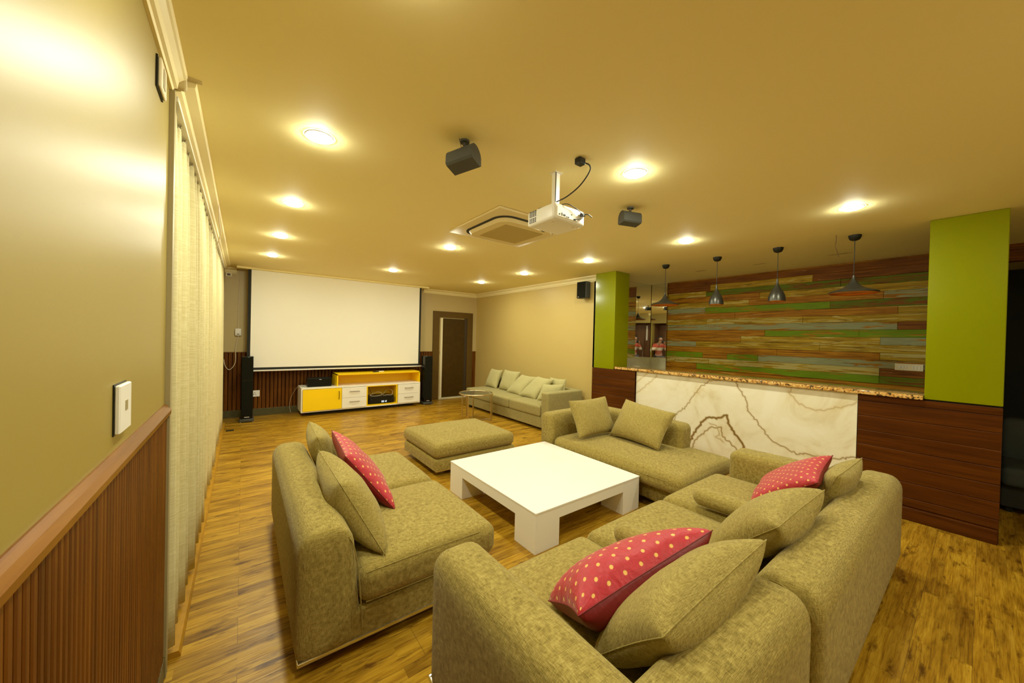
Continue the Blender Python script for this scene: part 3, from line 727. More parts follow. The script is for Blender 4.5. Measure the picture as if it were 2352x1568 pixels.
bm = bmesh.new(); tube(bm, smooth_path([(1.672, 1.765, ZC-0.0), (1.668, 1.762, 2.5), (1.655, 1.74, 2.44), (1.63, 1.62, 2.412), (1.68, 1.605, 2.40), (1.74, 1.60, 2.38), (1.765, 1.60, 2.36), (1.745, 1.60, 2.335), (1.70, 1.612, 2.327)]), 0.0028, 8)
tube(bm, smooth_path([(1.77, 1.615, 2.372), (1.80, 1.59, 2.375), (1.83, 1.58, 2.36)]), 0.0035, 8); box(bm, 1.752, 1.785, 1.60, 1.616, 2.36, 2.378)
o = link('signal_cable', bm, M['cable_black']); tag(o, 'thin cables looping behind the white projector', 'cable')

# ------------------------------------------------------------------ hanging satellite speakers
def sat(cx, cy, cz, rot, label, s=1.0):
    t = thing('satellite_speaker', label, 'speaker', (cx, cy, ZC), 'black satellite speakers hanging from the ceiling')
    def body(bm):
        W_, D_, H_ = 0.085*s, 0.055*s, 0.052*s
        prof = [(-D_, -H_*0.8), (-D_*0.8, -H_), (D_*0.8, -H_), (D_, -H_*0.8)]+[(D_*math.cos(q), H_*0.1+H_*1.05*math.sin(q)) for q in [PI*k/10 for k in range(0, 11)]]
        a = [bm.verts.new((-W_, y, z)) for y, z in prof]; b_ = [bm.verts.new((W_, y, z)) for y, z in prof]; n = len(prof)
        for i in range(n): bm.faces.new((a[i], a[(i+1) % n], b_[(i+1) % n], b_[i]))
        bm.faces.new(list(reversed(a))); bm.faces.new(b_)
        bmesh.ops.recalc_face_normals(bm, faces=bm.faces)
        
        R = Matrix.Translation((cx, cy, cz)) @ Matrix.Rotation(rot[2], 4, 'Z') @ Matrix.Rotation(rot[0], 4, 'X') @ Matrix.Rotation(rot[1], 4, 'Y')
        bmesh.ops.transform(bm, matrix=R, verts=bm.verts); return bm, R
    bm, R = body(bmesh.new()); link('cabinet', bm, M['grey_plastic'], t, True)
    bm = bmesh.new(); box(bm, -0.084*s, 0.084*s, 0.050*s, 0.0570*s, -0.040*s, 0.012*s, 0.002, 2)
    bmesh.ops.transform(bm, matrix=R, verts=bm.verts); link('grille', bm, M['black_cloth'], t)
    bm = bmesh.new(); tube(bm, [(cx+0.005, cy, ZC), (cx+0.005, cy, cz+0.04*s)], 0.008, 10); tube(bm, [(cx+0.005, cy, ZC-0.012), (cx+0.005, cy, ZC-0.0005)], 0.028, 18); link('bracket', bm, M['grey_plastic'], t, True)
    bm = bmesh.new(); tube(bm, smooth_path([(cx-0.03, cy, ZC), (cx-0.028, cy-0.01, ZC-0.03), (cx-0.02, cy-0.01, ZC-0.05), (cx, cy, ZC-0.035), (cx+0.02, cy-0.01, ZC-0.05), (cx+0.015, cy-0.03, cz+0.05*s)]), 0.002, 6)
    tube(bm, smooth_path([(cx-0.01, cy, ZC-0.02), (cx-0.014, cy-0.02, ZC-0.045), (cx+0.004, cy-0.02, cz+0.05*s)]), 0.002, 6); link('wires', bm, M['wire_brown'], t, True)
sat(1.0, 1.83, 2.575, (math.radians(-12), math.radians(-8), math.radians(-62)), 'black satellite speaker hanging nearer the curtain')
sat(2.60, 1.83, 2.585, (math.radians(-5), math.radians(3), math.radians(-25)), 'black satellite speaker hanging right of the projector', 0.95)
ws = thing('wall_speaker', 'small black speaker high on the right wall beside the green pillar', 'speaker', (4.86, 4.3, 2.43))
link('cabinet', B(4.745, 4.865, 4.19, 4.40, 2.285, 2.575, 0.008, 3), M['grey_plastic'], ws, True)
link('grille', B(4.738, 4.746, 4.197, 4.393, 2.29, 2.57, 0.003, 2), M['black_cloth'], ws)
link('logo', B(4.7355, 4.7385, 4.34, 4.37, 2.305, 2.312), M['plastic_white'], ws)
link('bracket', B(4.865, XR-0.001, 4.27, 4.32, 2.40, 2.46), M['black'], ws)

# ------------------------------------------------------------------ projection screen
ps = thing('projection_screen', 'large pulled down white projection screen with black border', 'projection screen', (1.65, 7.8, ZC))
link('housing', B(-0.10, 3.42, 7.74, 7.90, ZC-0.035, ZC-0.001, 0.004, 1), M['ceiling'], ps)
bm = bmesh.new(); box(bm, 0.108, 3.212, 7.797, 7.803, 0.915, ZC-0.036); link('white_fabric', bm, M['screen'], ps)
bm = bmesh.new(); box(bm, 0.062, 0.108, 7.797, 7.803, 0.872, ZC-0.036); box(bm, 3.212, 3.256, 7.797, 7.803, 0.872, ZC-0.036); box(bm, 0.108, 3.212, 7.797, 7.803, 0.872, 0.915); link('black_border', bm, M['screen_black'], ps)
bm = bmesh.new(); box(bm, 0.075, 3.30, 7.79, 7.81, 0.845, 0.872, 0.006, 2); link('bottom_bar', bm, M['plastic_white'], ps, True)

# ------------------------------------------------------------------ television cabinet
tc_ = thing('media_cabinet', 'long low white and yellow media cabinet under the projection screen', 'cabinet', (2.0, 7.8, 0))
CY, CYB = 7.53, 8.03
bm = bmesh.new()
box(bm, 0.87, 3.16, CY, CYB, 0.505, 0.53, 0.002, 1); box(bm, 0.87, 3.16, CY, CYB, 0.075, 0.098, 0.002, 1)
box(bm, 0.87, 0.892, CY, CYB, 0.098, 0.505); box(bm, 3.138, 3.16, CY, CYB, 0.098, 0.505); box(bm, 0.892, 3.138, CYB-0.02, CYB, 0.098, 0.505)
box(bm, 1.548, 1.566, CY+0.02, CYB, 0.098, 0.505)
link('body', bm, M['white_lam'], tc_)
bm = bmesh.new(); box(bm, 2.02, 2.045, CY-0.002, CYB-0.02, 0.098, 0.505); box(bm, 2.63, 2.655, CY-0.002, CYB-0.02, 0.098, 0.505); box(bm, 2.045, 2.63, CY-0.002, CYB-0.02, 0.098, 0.120); box(bm, 2.045, 2.63, CY-0.002, CYB-0.02, 0.490, 0.505); box(bm, 2.045, 2.63, CYB-0.04, CYB-0.02, 0.12, 0.49)
link('open_compartment', bm, M['yellow'], tc_)
bm = bmesh.new(); box(bm, 1.47, 1.492, CY+0.02, CYB, 0.53, 0.765); box(bm, 3.138, 3.16, CY+0.02, CYB, 0.53, 0.765); box(bm, 1.47, 3.16, CY+0.02, CYB, 0.745, 0.768); box(bm, 1.492, 3.138, CYB-0.018, CYB, 0.53, 0.745)
link('upper_shelf', bm, M['yellow'], tc_)
def handle(par, x0, x1, z0, z1, y=CY):
    bm = bmesh.new()
    P = [Vector((x0, y-0.018, z0)), Vector((x1, y-0.018, z1))]
    tube(bm, [(P[0].x, y+0.001, P[0].z), P[0], P[0]*0.5+P[1]*0.5+Vector((0, -0.014, 0)), P[1], (P[1].x, y+0.001, P[1].z)], 0.006, 8)
    link('handle', bm, M['steel_dark'], par, True)
d = link('door', B(0.895, 1.555, CY-0.018, CY-0.001, 0.100, 0.500, 0.002, 1), M['yellow'], tc_); handle(d, 1.505, 1.505, 0.29, 0.44, CY-0.018)
for (a, b_) in ((1.560, 2.018), (2.660, 3.137)):
    for (z0, z1) in ((0.100, 0.297), (0.301, 0.500)):
        d = link('drawer', B(a, b_, CY-0.018, CY-0.001, z0, z1, 0.002, 1), M['white_lam'], tc_); c = (a+b_)/2; handle(d, c-0.09, c+0.09, (z0+z1)/2+0.02, (z0+z1)/2+0.02, CY-0.018)
link('plinth', B(0.98, 3.05, 7.68, CYB, 0.0, 0.075), M['dark'], tc_)

rc = thing('av_receiver', 'black receiver inside the open compartment of the media cabinet', 'receiver', (2.33, 7.75, 0.12))
link('case', B(2.08, 2.58, 7.555, 7.90, 0.135, 0.27, 0.004, 1), M['black'], rc)
link('front_panel', B(2.075, 2.585, 7.543, 7.556, 0.130, 0.275, 0.003, 1), M['black_gloss'], rc)
bm = bmesh.new()
for x in (2.12, 2.55): bm = bmesh.new(); tube(bm, [(x, 7.545, 0.215), (x, 7.525, 0.215)], 0.022, 18); link('knob', bm, M['black'], rc, True)
bm = bmesh.new()   # lit digits on the display
seg = {'0': 'abcdef', '2': 'abged', '1': 'bc', 'D': 'abcdef'}
def digit(bm, x, z, s, ch):
    S = {'a': (0, 1, 1, 1), 'b': (1, 1, 1, .5), 'c': (1, .5, 1, 0), 'd': (0, 0, 1, 0), 'e': (0, .5, 0, 0), 'f': (0, 1, 0, .5), 'g': (0, .5, 1, .5)}
    for k in seg[ch]:
        a = S[k]; w2 = s*0.5
        box(bm, x+min(a[0], a[2])*w2-0.0015, x+max(a[0], a[2])*w2+0.0015, 7.541, 7.5425, z+min(a[1], a[3])*s-0.0015, z+max(a[1], a[3])*s+0.0015)
for i, ch in enumerate('0012'): bm = bmesh.new(); digit(bm, 2.33+i*0.028, 0.150, 0.030, ch); link('display_digit', bm, M['display'], rc)
bm = bmesh.new()
for x in (2.12, 2.54):
    for y in (7.60, 7.85): bm = bmesh.new(); tube(bm, [(x, y, 0.1205), (x, y, 0.136)], 0.014, 10); link('foot', bm, M['black'], rc)
bm = bmesh.new(); tube(bm, smooth_path([(2.08, 7.95, 0.33), (2.15, 7.75, 0.285), (2.28, 7.62, 0.36), (2.36, 7.62, 0.30), (2.25, 7.60, 0.278), (2.12, 7.62, 0.29), (2.20, 7.7, 0.33)]), 0.004, 8)
tube(bm, smooth_path([(2.42, 7.97, 0.46), (2.50, 7.8, 0.42), (2.58, 7.64, 0.36), (2.56, 7.62, 0.28), (2.48, 7.62, 0.285), (2.40, 7.7, 0.278), (2.55, 7.8, 0.40)]), 0.004, 8)
o = link('loose_cable', bm, M['cable_white']); tag(o, 'tangle of pale cable lying on the black receiver', 'cable')
bm = bmesh.new(); box(bm, 2.13, 2.17, 7.975, 7.99, 0.42, 0.46); tube(bm, smooth_path([(2.15, 7.97, 0.44), (2.20, 7.92, 0.36), (2.22, 7.90, 0.275)]), 0.004, 6)
o = link('power_plug', bm, M['cable_black']); tag(o, 'black plug and lead at the back of the open compartment', 'plug')
cs = thing('centre_speaker', 'black centre speaker lying on the white part of the media cabinet', 'speaker', (1.18, 7.75, 0.53))
link('cabinet', B(0.985, 1.395, 7.66, 7.88, 0.5305, 0.695, 0.008, 2), M['black'], cs, True)
link('grille', B(0.99, 1.39, 7.650, 7.661, 0.535, 0.690, 0.003, 1), M['black_cloth'], cs)
link('logo', B(1.18, 1.22, 7.6485, 7.651, 0.665, 0.671), M['plastic_white'], cs)
rm = thing('remote_control', 'dark remote control lying on the yellow shelf', 'remote control', (2.25, 7.72, 0.768))
bm = bmesh.new(); soft(bm, 2.18, 2.30, 7.66, 7.70, 0.769, 0.787, 0.008, mid=3); link('body', bm, M['black'], rm, True)
rm2 = thing('remote_control', 'white remote control beside the dark one on the yellow shelf', 'remote control', (2.35, 7.7, 0.768))
bm = bmesh.new(); soft(bm, 2.27, 2.42, 7.71, 7.75, 0.769, 0.785, 0.007, mid=3); link('body', bm, M['plastic_white'], rm2, True)

def tower(x0, x1, y0, y1, h, label):
    t = thing('tower_speaker', label, 'speaker', ((x0+x1)/2, (y0+y1)/2, 0), 'black tower speakers beside the screen')
    link('cabinet', B(x0, x1, y0, y1, 0.06, h, 0.008, 2), M['black_gloss'], t, True)
    bm = bmesh.new(); box(bm, x0+0.006, x1-0.006, y0-0.014, y0+0.001, h*0.655, h-0.012, 0.004, 2); link('upper_grille', bm, M['black_cloth'], t)
    bm = bmesh.new(); box(bm, x0+0.006, x1-0.006, y0-0.014, y0+0.001, 0.12, h*0.63, 0.004, 2); link('lower_grille', bm, M['black_cloth'], t)
    link('base', B(x0-0.018, x1+0.018, y0-0.02, y1+0.01, 0.012, 0.06, 0.008, 2), M['grey_plastic'], t, True)
    link('logo', B((x0+x1)/2-0.035, (x0+x1)/2+0.035, y0-0.002, y0+0.002, 0.085, 0.093), M['plastic_white'], t)
    bm = bmesh.new()
    for x in (x0, x1):
        for y in (y0, y1-0.01): bm = bmesh.new(); tube(bm, [(x, y, 0.0), (x, y, 0.013)], 0.012, 10); link('foot', bm, M['chrome'], t)
tower(-0.01, 0.155, 7.56, 7.77, 1.125, 'black tower speaker on the left of the projection screen')
tower(3.275, 3.46, 7.56, 7.77, 1.10, 'black tower speaker between the media cabinet and the far door')

# small fittings on the far wall and left wall
sk = thing('wall_socket', 'white double socket on the reeded panel behind the left tower speaker', 'socket', (0.2, YF, 0.41))
link('plate', B(0.13, 0.265, YF-0.026, YF-0.012, 0.355, 0.470, 0.003, 1), M['plastic_white'], sk)
bm = bmesh.new()
for (x, z) in ((0.19, 0.43), (0.175, 0.40), (0.205, 0.40)): tube(bm, [(x, YF-0.0275, z), (x, YF-0.0255, z)], 0.007, 10)
link('socket_holes', bm, M['black'], sk)
bx = thing('wall_control_box', 'white control box with a lead on the wall left of the screen', 'control box', (-0.07, YF, 1.54))
link('case', B(-0.112, -0.022, YF-0.045, YF, 1.475, 1.600, 0.008, 2), M['plastic_white'], bx, True); link('button', B(-0.085, -0.05, YF-0.048, YF-0.044, 1.495, 1.507), M['grey_plastic'], bx)
bm = bmesh.new(); tube(bm, smooth_path([(-0.055, YF-0.01, ZC-0.02), (-0.06, YF-0.01, 2.3), (-0.068, YF-0.012, 2.0), (-0.07, YF-0.015, 1.8), (-0.068, YF-0.03, 1.60)]), 0.006, 8)
tube(bm, smooth_path([(-0.062, YF-0.03, 1.475), (-0.085, YF-0.03, 1.35), (-0.10, YF-0.03, 1.22), (-0.098, YF-0.03, 1.02), (-0.13, YF-0.03, 0.92), (-0.185, YF-0.03, 0.865), (-0.24, YF-0.03, 0.93), (-0.262, YF-0.03, 1.05)]), 0.006, 8)
o = link('white_lead', bm, M['cable_white']); tag(o, 'white lead hanging down the wall left of the screen', 'cable')
tm = thing('thermostat', 'small cream thermostat high on the wall left of the screen', 'thermostat', (-0.21, YF, 2.6))
link('case', B(-0.257, -0.168, YF-0.022, YF, 2.515, 2.59, 0.004, 1), M['plastic_cream'], tm); link('screen', B(-0.235, -0.19, YF-0.0235, YF-0.0215, 2.535, 2.572), M['baseboard'], tm)
bm = bmesh.new(); tube(bm, smooth_path([(0.985, 7.80, 0.545), (0.88, 7.85, 0.55), (0.82, 7.95, 0.46), (0.76, 8.05, 0.30), (0.74, 8.06, 0.14), (0.76, 8.05, 0.012)]), 0.0028, 6)
o = link('speaker_wire', bm, M['cable_white']); tag(o, 'thin wire from the centre speaker down to the skirting', 'cable')
bm = bmesh.new(); tube(bm, smooth_path([(-0.187, 4.09, ZC), (-0.19, 4.3, ZC-0.10), (-0.185, 4.45, ZC-0.2), (-0.225, 4.62, 2.37)]), 0.004, 8)
o = link('white_wire', bm, M['cable_white']); tag(o, 'thin white wire looping from the left cornice to the curtain', 'cable')
bm = bmesh.new(); soft(bm, -0.19, -0.09, 7.02, 7.06, 0.0, 0.014, 0.006, mid=3); o = link('floor_pebble', bm, M['black'], smooth=True); o.name = 'door_stop'; tag(o, 'small black object lying on the floor near the left tower speaker', 'door stop')
sw = thing('light_switch', 'white switch plate on the left wall above the dado rail', 'switch', (XL, 1.42, 1.34))
link('plate', B(XL+0.002, XL+0.014, 1.375, 1.492, 1.268, 1.398, 0.003, 1), M['plastic_white'], sw); link('backing', B(XL, XL+0.003, 1.372, 1.495, 1.265, 1.401), M['black'], sw)
link('rocker', B(XL+0.0135, XL+0.0155, 1.425, 1.447, 1.325, 1.352), M['grey_trim'], sw)
sw = thing('wall_vent', 'cream plate high on the left wall below the cornice', 'wall plate', (XL, 1.92, 2.5))
link('plate', B(XL+0.006, XL+0.016, 1.862, 1.975, 2.452, 2.56, 0.003, 1), M['plastic_cream'], sw); link('backing', B(XL, XL+0.006, 1.858, 1.98, 2.448, 2.565), M['black'], sw)
link('slot', B(XL+0.0155, XL+0.018, 1.90, 1.935, 2.47, 2.54), M['grey_trim'], sw)
pk = thing('light_switch', 'white switch plate on the wall behind the photographer, seen in the mirror', 'switch', (XL, -0.75, 1.2))
link('plate', B(XL, XL+0.012, -0.81, -0.70, 1.15, 1.27, 0.003, 1), M['plastic_white'], pk)

# ------------------------------------------------------------------ curtain
def curtain(y0, y1, zt, zb, label, seed):
    rnd = random.Random(seed)
    t = thing('curtain', label, 'curtain', (-0.26, (y0+y1)/2, 0), 'cream pleated curtains on the left wall')
    bm = bmesh.new(); step = 0.011; n = int((y1-y0)/step); nz = 14
    per = 0.17; grid = []
    ph = [rnd.uniform(-0.6, 0.6) for _ in range(200)]; am = [rnd.uniform(0.55, 1.0) for _ in range(200)]
    for j in range(nz+1):
        tz = j/nz; z = zb+(zt-zb)*tz; row = []
        for i in range(n+1):
            y = y0+i*step; k = (y-y0)/per; ki = int(k); fr_ = k-ki
            a = am[ki]*(1-fr_)+am[ki+1]*fr_; p = ph[ki]*(1-fr_)+ph[ki+1]*fr_
            top = max(0, (tz-0.90)/0.10)
            s = math.sin(2*PI*k+p*(1-tz))
            pin = math.copysign(abs(s)**(1-0.55*top), s)
            amp = 0.060*a*(1-top*0.25)
            x = -0.286+amp*pin*(0.75+0.35*(1-tz))+0.006*math.sin(k*1.3+seed)*(1-tz)
            row.append(bm.verts.new((max(-0.365, x), y+0.012*math.cos(2*PI*k)*(1-top), z+(0.018*(1 if s > 0.3 else 0) if j == nz else 0))))
        grid.append(row)
    for j in range(nz):
        for i in range(n): bm.faces.new((grid[j][i], grid[j][i+1], grid[j+1][i+1], grid[j+1][i]))
    o = link('drape', bm, M['curtain'], t, 'all')
    md = o.modifiers.new('s', 'SOLIDIFY'); md.thickness = 0.003
    # header hooks
    hb = bmesh.new(); k = 0
    while y0+k*per < y1:
        y = y0+(k+0.25)*per; hb = bmesh.new(); tube(hb, [(-0.262, y, zt+0.012), (-0.262, y, 2.571)], 0.004, 6); k += 1
        link('hook', hb, M['grey_trim'], t)
curtain(2.24, 4.86, 2.535, 0.055, 'nearer half of the cream pleated curtain, next to the near left wall', 3)
curtain(4.88, 7.35, 2.535, 0.055, 'farther half of the cream pleated curtain, towards the screen', 5)
tk = link('curtain_track', B(-0.285, -0.245, 2.2, 7.5, 2.572, 2.594), M['white_lam']); tag(tk, 'white curtain track under the deeper cornice', 'curtain track')

# ------------------------------------------------------------------ coffee table
ct = thing('coffee_table', 'low square white lacquer coffee table on four thick block legs', 'table', (2.33, 2.55, 0))
TX0, TX1, TY0, TY1, TH = 1.69, 2.96, 1.905, 3.21, 0.30
link('tabletop', B(TX0-0.003, TX1+0.003, TY0-0.003, TY1+0.003, TH-0.012, TH, 0.0015, 1), mat('white gloss glass top', (0.93, 0.92, 0.86), 0.10), ct)
bm = bmesh.new()
box(bm, TX0, TX1, TY0, TY0+0.20, 0.205, TH-0.013); box(bm, TX0, TX1, TY1-0.2, TY1, 0.205, TH-0.013); box(bm, TX0, TX0+0.2, TY0+0.2, TY1-0.2, 0.205, TH-0.013); box(bm, TX1-0.2, TX1, TY0+0.2, TY1-0.2, 0.205, TH-0.013); box(bm, TX0+0.2, TX1-0.2, TY0+0.2, TY1-0.2, 0.27, TH-0.013)
link('apron', bm, M['white_gloss'], ct)
for (x, y) in ((TX0, TY0), (TX1-0.24, TY0), (TX0, TY1-0.24), (TX1-0.24, TY1-0.24)): link('leg', B(x, x+0.24, y, y+0.24, 0.0, 0.205), M['white_gloss'], ct)

# ------------------------------------------------------------------ sofas
def seam(par, pts, r=0.0028, m=None):
    bm = bmesh.new(); tube(bm, smooth_path(pts, 5), r, 6); link('piping', bm, m or M['linen'], par, True)
def slab(x0, x1, y0, y1, z0, z1, r=0.055, taper=None, mid=6, crown=0.01, flat=True):
    """upholstered slab; taper = (axis, sign, amount): that face leans in towards the top"""
    def f(p):
        if taper:
            ax, sg, am = taper; t = max(0, (p.z-z0)/(z1-z0)); lim = (x0, x1) if ax == 0 else (y0, y1)
            c = (lim[1]-p[ax])/(lim[1]-lim[0]) if sg < 0 else (p[ax]-lim[0])/(lim[1]-lim[0])
            q = Vector(p); q[ax] -= sg*am*t*c; return q
        return p
    def g(p):
        p = f(p)
        if flat and p.z < z0: p.z = z0
        return p
    bm = bmesh.new(); soft(bm, x0, x1, y0, y1, z0-(0.05 if flat else 0), z1, r, crown, mid, g); return bm
def rail(par, x0, x1, y0, y1, z=0.05, sides='nswe'):
    bm = bmesh.new(); w_ = 0.016
    box(bm, x0, x1, y0, y0+w_, z-0.010, z+0.010, 0.004, 2); box(bm, x0, x1, y1-w_, y1, z-0.010, z+0.010, 0.004, 2)
    box(bm, x0, x0+w_, y0+w_, y1-w_, z-0.010, z+0.010, 0.004, 2); box(bm, x1-w_, x1, y0+w_, y1-w_, z-0.010, z+0.010, 0.004, 2)
    link('metal_rail', bm, M['chrome'], par)
    for (x, y) in ((x0+0.12, y0+0.10), (x1-0.12, y0+0.10), (x0+0.12, y1-0.10), (x1-0.12, y1-0.10)):
        b2 = bmesh.new(); tube(b2, [(x, y, 0.0), (x, y, z)], 0.018, 12); link('foot', b2, M['chrome'], par, True)

# A: two seat sofa on the left, back towards the curtain
A = thing('sofa', 'two seat linen sofa on the left with its back towards the curtain', 'sofa', (0.7, 2.65, 0), 'beige linen sofa modules around the coffee table')
link('backrest', slab(0.205, 0.49, 1.80, 3.50, 0.07, 0.635, (0.10, 0.035, 0.09), (0, 1, 0.05), 8), M['linen'], A, 'all')
link('base', slab(0.40, 1.24, 1.81, 3.49, 0.075, 0.215, 0.03), M['linen'], A, 'all')
link('seat_cushion', slab(0.47, 1.275, 1.785, 2.665, 0.22, 0.402, 0.06, None, 8, 0.03, False), M['linen'], A, 'all')
link('seat_cushion', slab(0.47, 1.265, 2.67, 3.52, 0.22, 0.402, 0.06, None, 8, 0.03, False), M['linen'], A, 'all')
seam(A, [(0.232, 1.808, 0.50), (0.25, 1.812, 0.575), (0.30, 1.822, 0.622), (0.37, 1.820, 0.612), (0.43, 1.812, 0.56), (0.455, 1.800, 0.46), (0.468, 1.798, 0.35), (0.478, 1.798, 0.23), (0.484, 1.799, 0.12)], 0.003)
seam(A, [(0.50, 1.800, 0.382), (0.8, 1.796, 0.390), (1.1, 1.796, 0.386), (1.235, 1.81, 0.366)], 0.0025); seam(A, [(0.50, 1.797, 0.24), (0.8, 1.795, 0.238), (1.22, 1.80, 0.24)], 0.0025)
rail(A, 0.212, 1.22, 1.806, 3.49, 0.064)

# B: two modules in the foreground, backs towards the camera
def module_b(which):
    if which == 0:
        t = thing('sofa', 'linen sofa module in the foreground with a left arm and one seat', 'sofa', (1.15, 0.9, 0), 'beige linen sofa modules around the coffee table')
        link('backrest', slab(0.66, 1.652, 0.345, 0.62, 0.07, 0.648, (0.04, 0.09, 0.09), (1, 1, 0.05), 8), M['linen'], t, 'all')
        link('armrest', slab(0.655, 0.925, 0.35, 1.44, 0.07, 0.628, 0.085, (0, 1, 0.03), 8), M['linen'], t, 'all')
        link('base', slab(0.88, 1.652, 0.5, 1.38, 0.075, 0.22, 0.03), M['linen'], t, 'all')
        link('seat_cushion', slab(0.90, 1.652, 0.56, 1.44, 0.215, 0.395, 0.06, None, 8, 0.03, flat=False), M['linen'], t, 'all')
        rail(t, 0.664, 1.645, 0.36, 1.43, 0.064)
    else:
        t = thing('sofa', 'linen sofa module with two seats and a right arm before the bar', 'sofa', (2.65, 0.9, 0), 'beige linen sofa modules around the coffee table')
        link('backrest', slab(1.658, 3.74, 0.32, 0.60, 0.07, 0.645, (0.05, 0.09, 0.09), (1, 1, 0.05), 10), M['linen'], t, 'all')
        link('armrest', slab(3.40, 3.66, 0.33, 1.33, 0.075, 0.615, 0.06, None, 8), M['linen'], t, 'all')
        link('base', slab(1.67, 3.43, 0.5, 1.36, 0.075, 0.22, 0.03), M['linen'], t, 'all')
        link('seat_cushion', slab(1.66, 2.50, 0.55, 1.44, 0.215, 0.395, 0.06, None, 8, 0.03, flat=False), M['linen'], t, 'all')
        link('seat_cushion', slab(2.505, 3.41, 0.54, 1.44, 0.215, 0.398, 0.06, None, 8, 0.03, flat=False), M['linen'], t, 'all')
        seam(t, [(1.66, 0.36, 0.45), (1.665, 0.38, 0.575), (1.665, 0.45, 0.628), (1.665, 0.53, 0.60), (1.662, 0.57, 0.5)], 0.003)
        rail(t, 1.67, 3.70, 0.335, 1.38, 0.064)
    return t
module_b(0); module_b(1)

# C: chaise sofa against the bar
C_ = thing('chaise_sofa', 'linen chaise sofa against the marble bar, open at its near end', 'sofa', (3.5, 2.3, 0), 'beige linen sofa modules around the coffee table')
link('backrest', slab(3.72, 4.0, 1.93, 3.31, 0.075, 0.655, 0.06, (0, -1, 0.06), 8), M['linen'], C_, 'all')
link('armrest', slab(2.99, 3.98, 3.09, 3.34, 0.075, 0.635, 0.065, (1, -1, 0.05), 8), M['linen'], C_, 'all')
link('base', slab(3.08, 3.95, 1.62, 3.15, 0.075, 0.22, 0.03), M['linen'], C_, 'all')
def chaise_f(p):
    return Vector((p.x, p.y, p.z))
bm = bmesh.new(); soft(bm, 2.975, 4.02, 1.50, 3.09, 0.215, 0.385, 0.07, 0.035, 10); link('seat_cushion', bm, M['linen'], C_, 'all')
seam(C_, [(2.979, 3.0, 0.335), (2.974, 2.2, 0.325), (2.979, 1.60, 0.33), (3.01, 1.53, 0.325)], 0.0025)
rail(C_, 3.12, 3.93, 1.66, 3.3, 0.055)

# D: ottoman
D_ = thing('ottoman', 'large rectangular linen ottoman beyond the coffee table', 'ottoman', (2.22, 4.05, 0))
link('base', slab(1.69, 2.79, 3.57, 4.52, 0.075, 0.20, 0.035), M['linen'], D_, 'all')
link('cushion', slab(1.675, 2.775, 3.55, 4.53, 0.205, 0.36, 0.06, None, 8, 0.03, flat=False), M['linen'], D_, 'all')
rail(D_, 1.72, 2.76, 3.60, 4.49, 0.058)

# E: grey sofa along the right wall
E_ = thing('sofa', 'long grey green sofa along the right wall near the far door', 'sofa', (4.45, 5.6, 0))
link('backrest', slab(4.74, 4.87, 4.32, 6.95, 0.05, 0.66, 0.03, None, 8, 0.0), M['grey_fabric'], E_, 'all')
link('armrest', slab(4.02, 4.86, 4.30, 4.48, 0.05, 0.655, 0.03, None, 6, 0.0), M['grey_fabric'], E_, 'all')
link('base', slab(4.03, 4.82, 4.47, 6.95, 0.05, 0.235, 0.02, None, 6, 0.0), M['grey_fabric'], E_, 'all')
link('seat_cushion', slab(4.00, 4.70, 4.485, 5.36, 0.235, 0.42, 0.035, None, 6, 0.012, flat=False), M['grey_fabric'], E_, 'all')
link('seat_cushion', slab(4.00, 4.70, 5.365, 6.97, 0.235, 0.42, 0.035, None, 6, 0.012, flat=False), M['grey_fabric'], E_, 'all')
for (x, y) in ((4.1, 4.4), (4.8, 4.4), (4.1, 6.9), (4.8, 6.9)): link('foot', B(x-0.03, x+0.03, y-0.03, y+0.03, 0, 0.055), M['black'], E_)

# side table
st = thing('side_table', 'round glass side table with brass coloured legs before the grey sofa', 'table', (3.52, 5.75, 0))
bm = bmesh.new(); r0 = 0.31; tube(bm, [(3.52+r0*math.cos(a*2*PI/48), 5.75+r0*math.sin(a*2*PI/48), 0.50) for a in range(48)], 0.011, 8, closed=True)
for a in range(48):
    pass
link('rim', bm, M['brass'], st, True)
gl, gnt, gb = new_mat('smoked glass'); gb.inputs['Base Color'].default_value = (0.32, 0.30, 0.18, 1); gb.inputs['Roughness'].default_value = 0.04; gb.inputs['Transmission Weight'].default_value = 0.65
bm = bmesh.new(); lathe(bm, 3.52, 5.75, [(0, 0.494), (0.302, 0.494), (0.302, 0.503), (0, 0.503)], 48); link('glass_top', bm, gl, st)
for a in range(3):
    an = math.radians(200+a*120); px, py = 3.52+r0*math.cos(an), 5.75+r0*math.sin(an)
    for da in (-0.22, 0.22):
        qx, qy = 3.52+r0*math.cos(an+da), 5.75+r0*math.sin(an+da)
        bm = bmesh.new(); box(bm, qx-0.010, qx+0.010, qy-0.010, qy+0.010, 0.012, 0.495, 0.002, 1); link('leg', bm, M['brass'], st)
for a in range(3):
    an = math.radians(200+a*120); bm = bmesh.new()
    tube(bm, [(3.52+r0*math.cos(an-0.22), 5.75+r0*math.sin(an-0.22), 0.008), (3.52+0.1*math.cos(an), 5.75+0.1*math.sin(an), 0.008), (3.52+r0*math.cos(an+0.22), 5.75+r0*math.sin(an+0.22), 0.008)], 0.008, 8); link('foot_bar', bm, M['brass'], st, True)

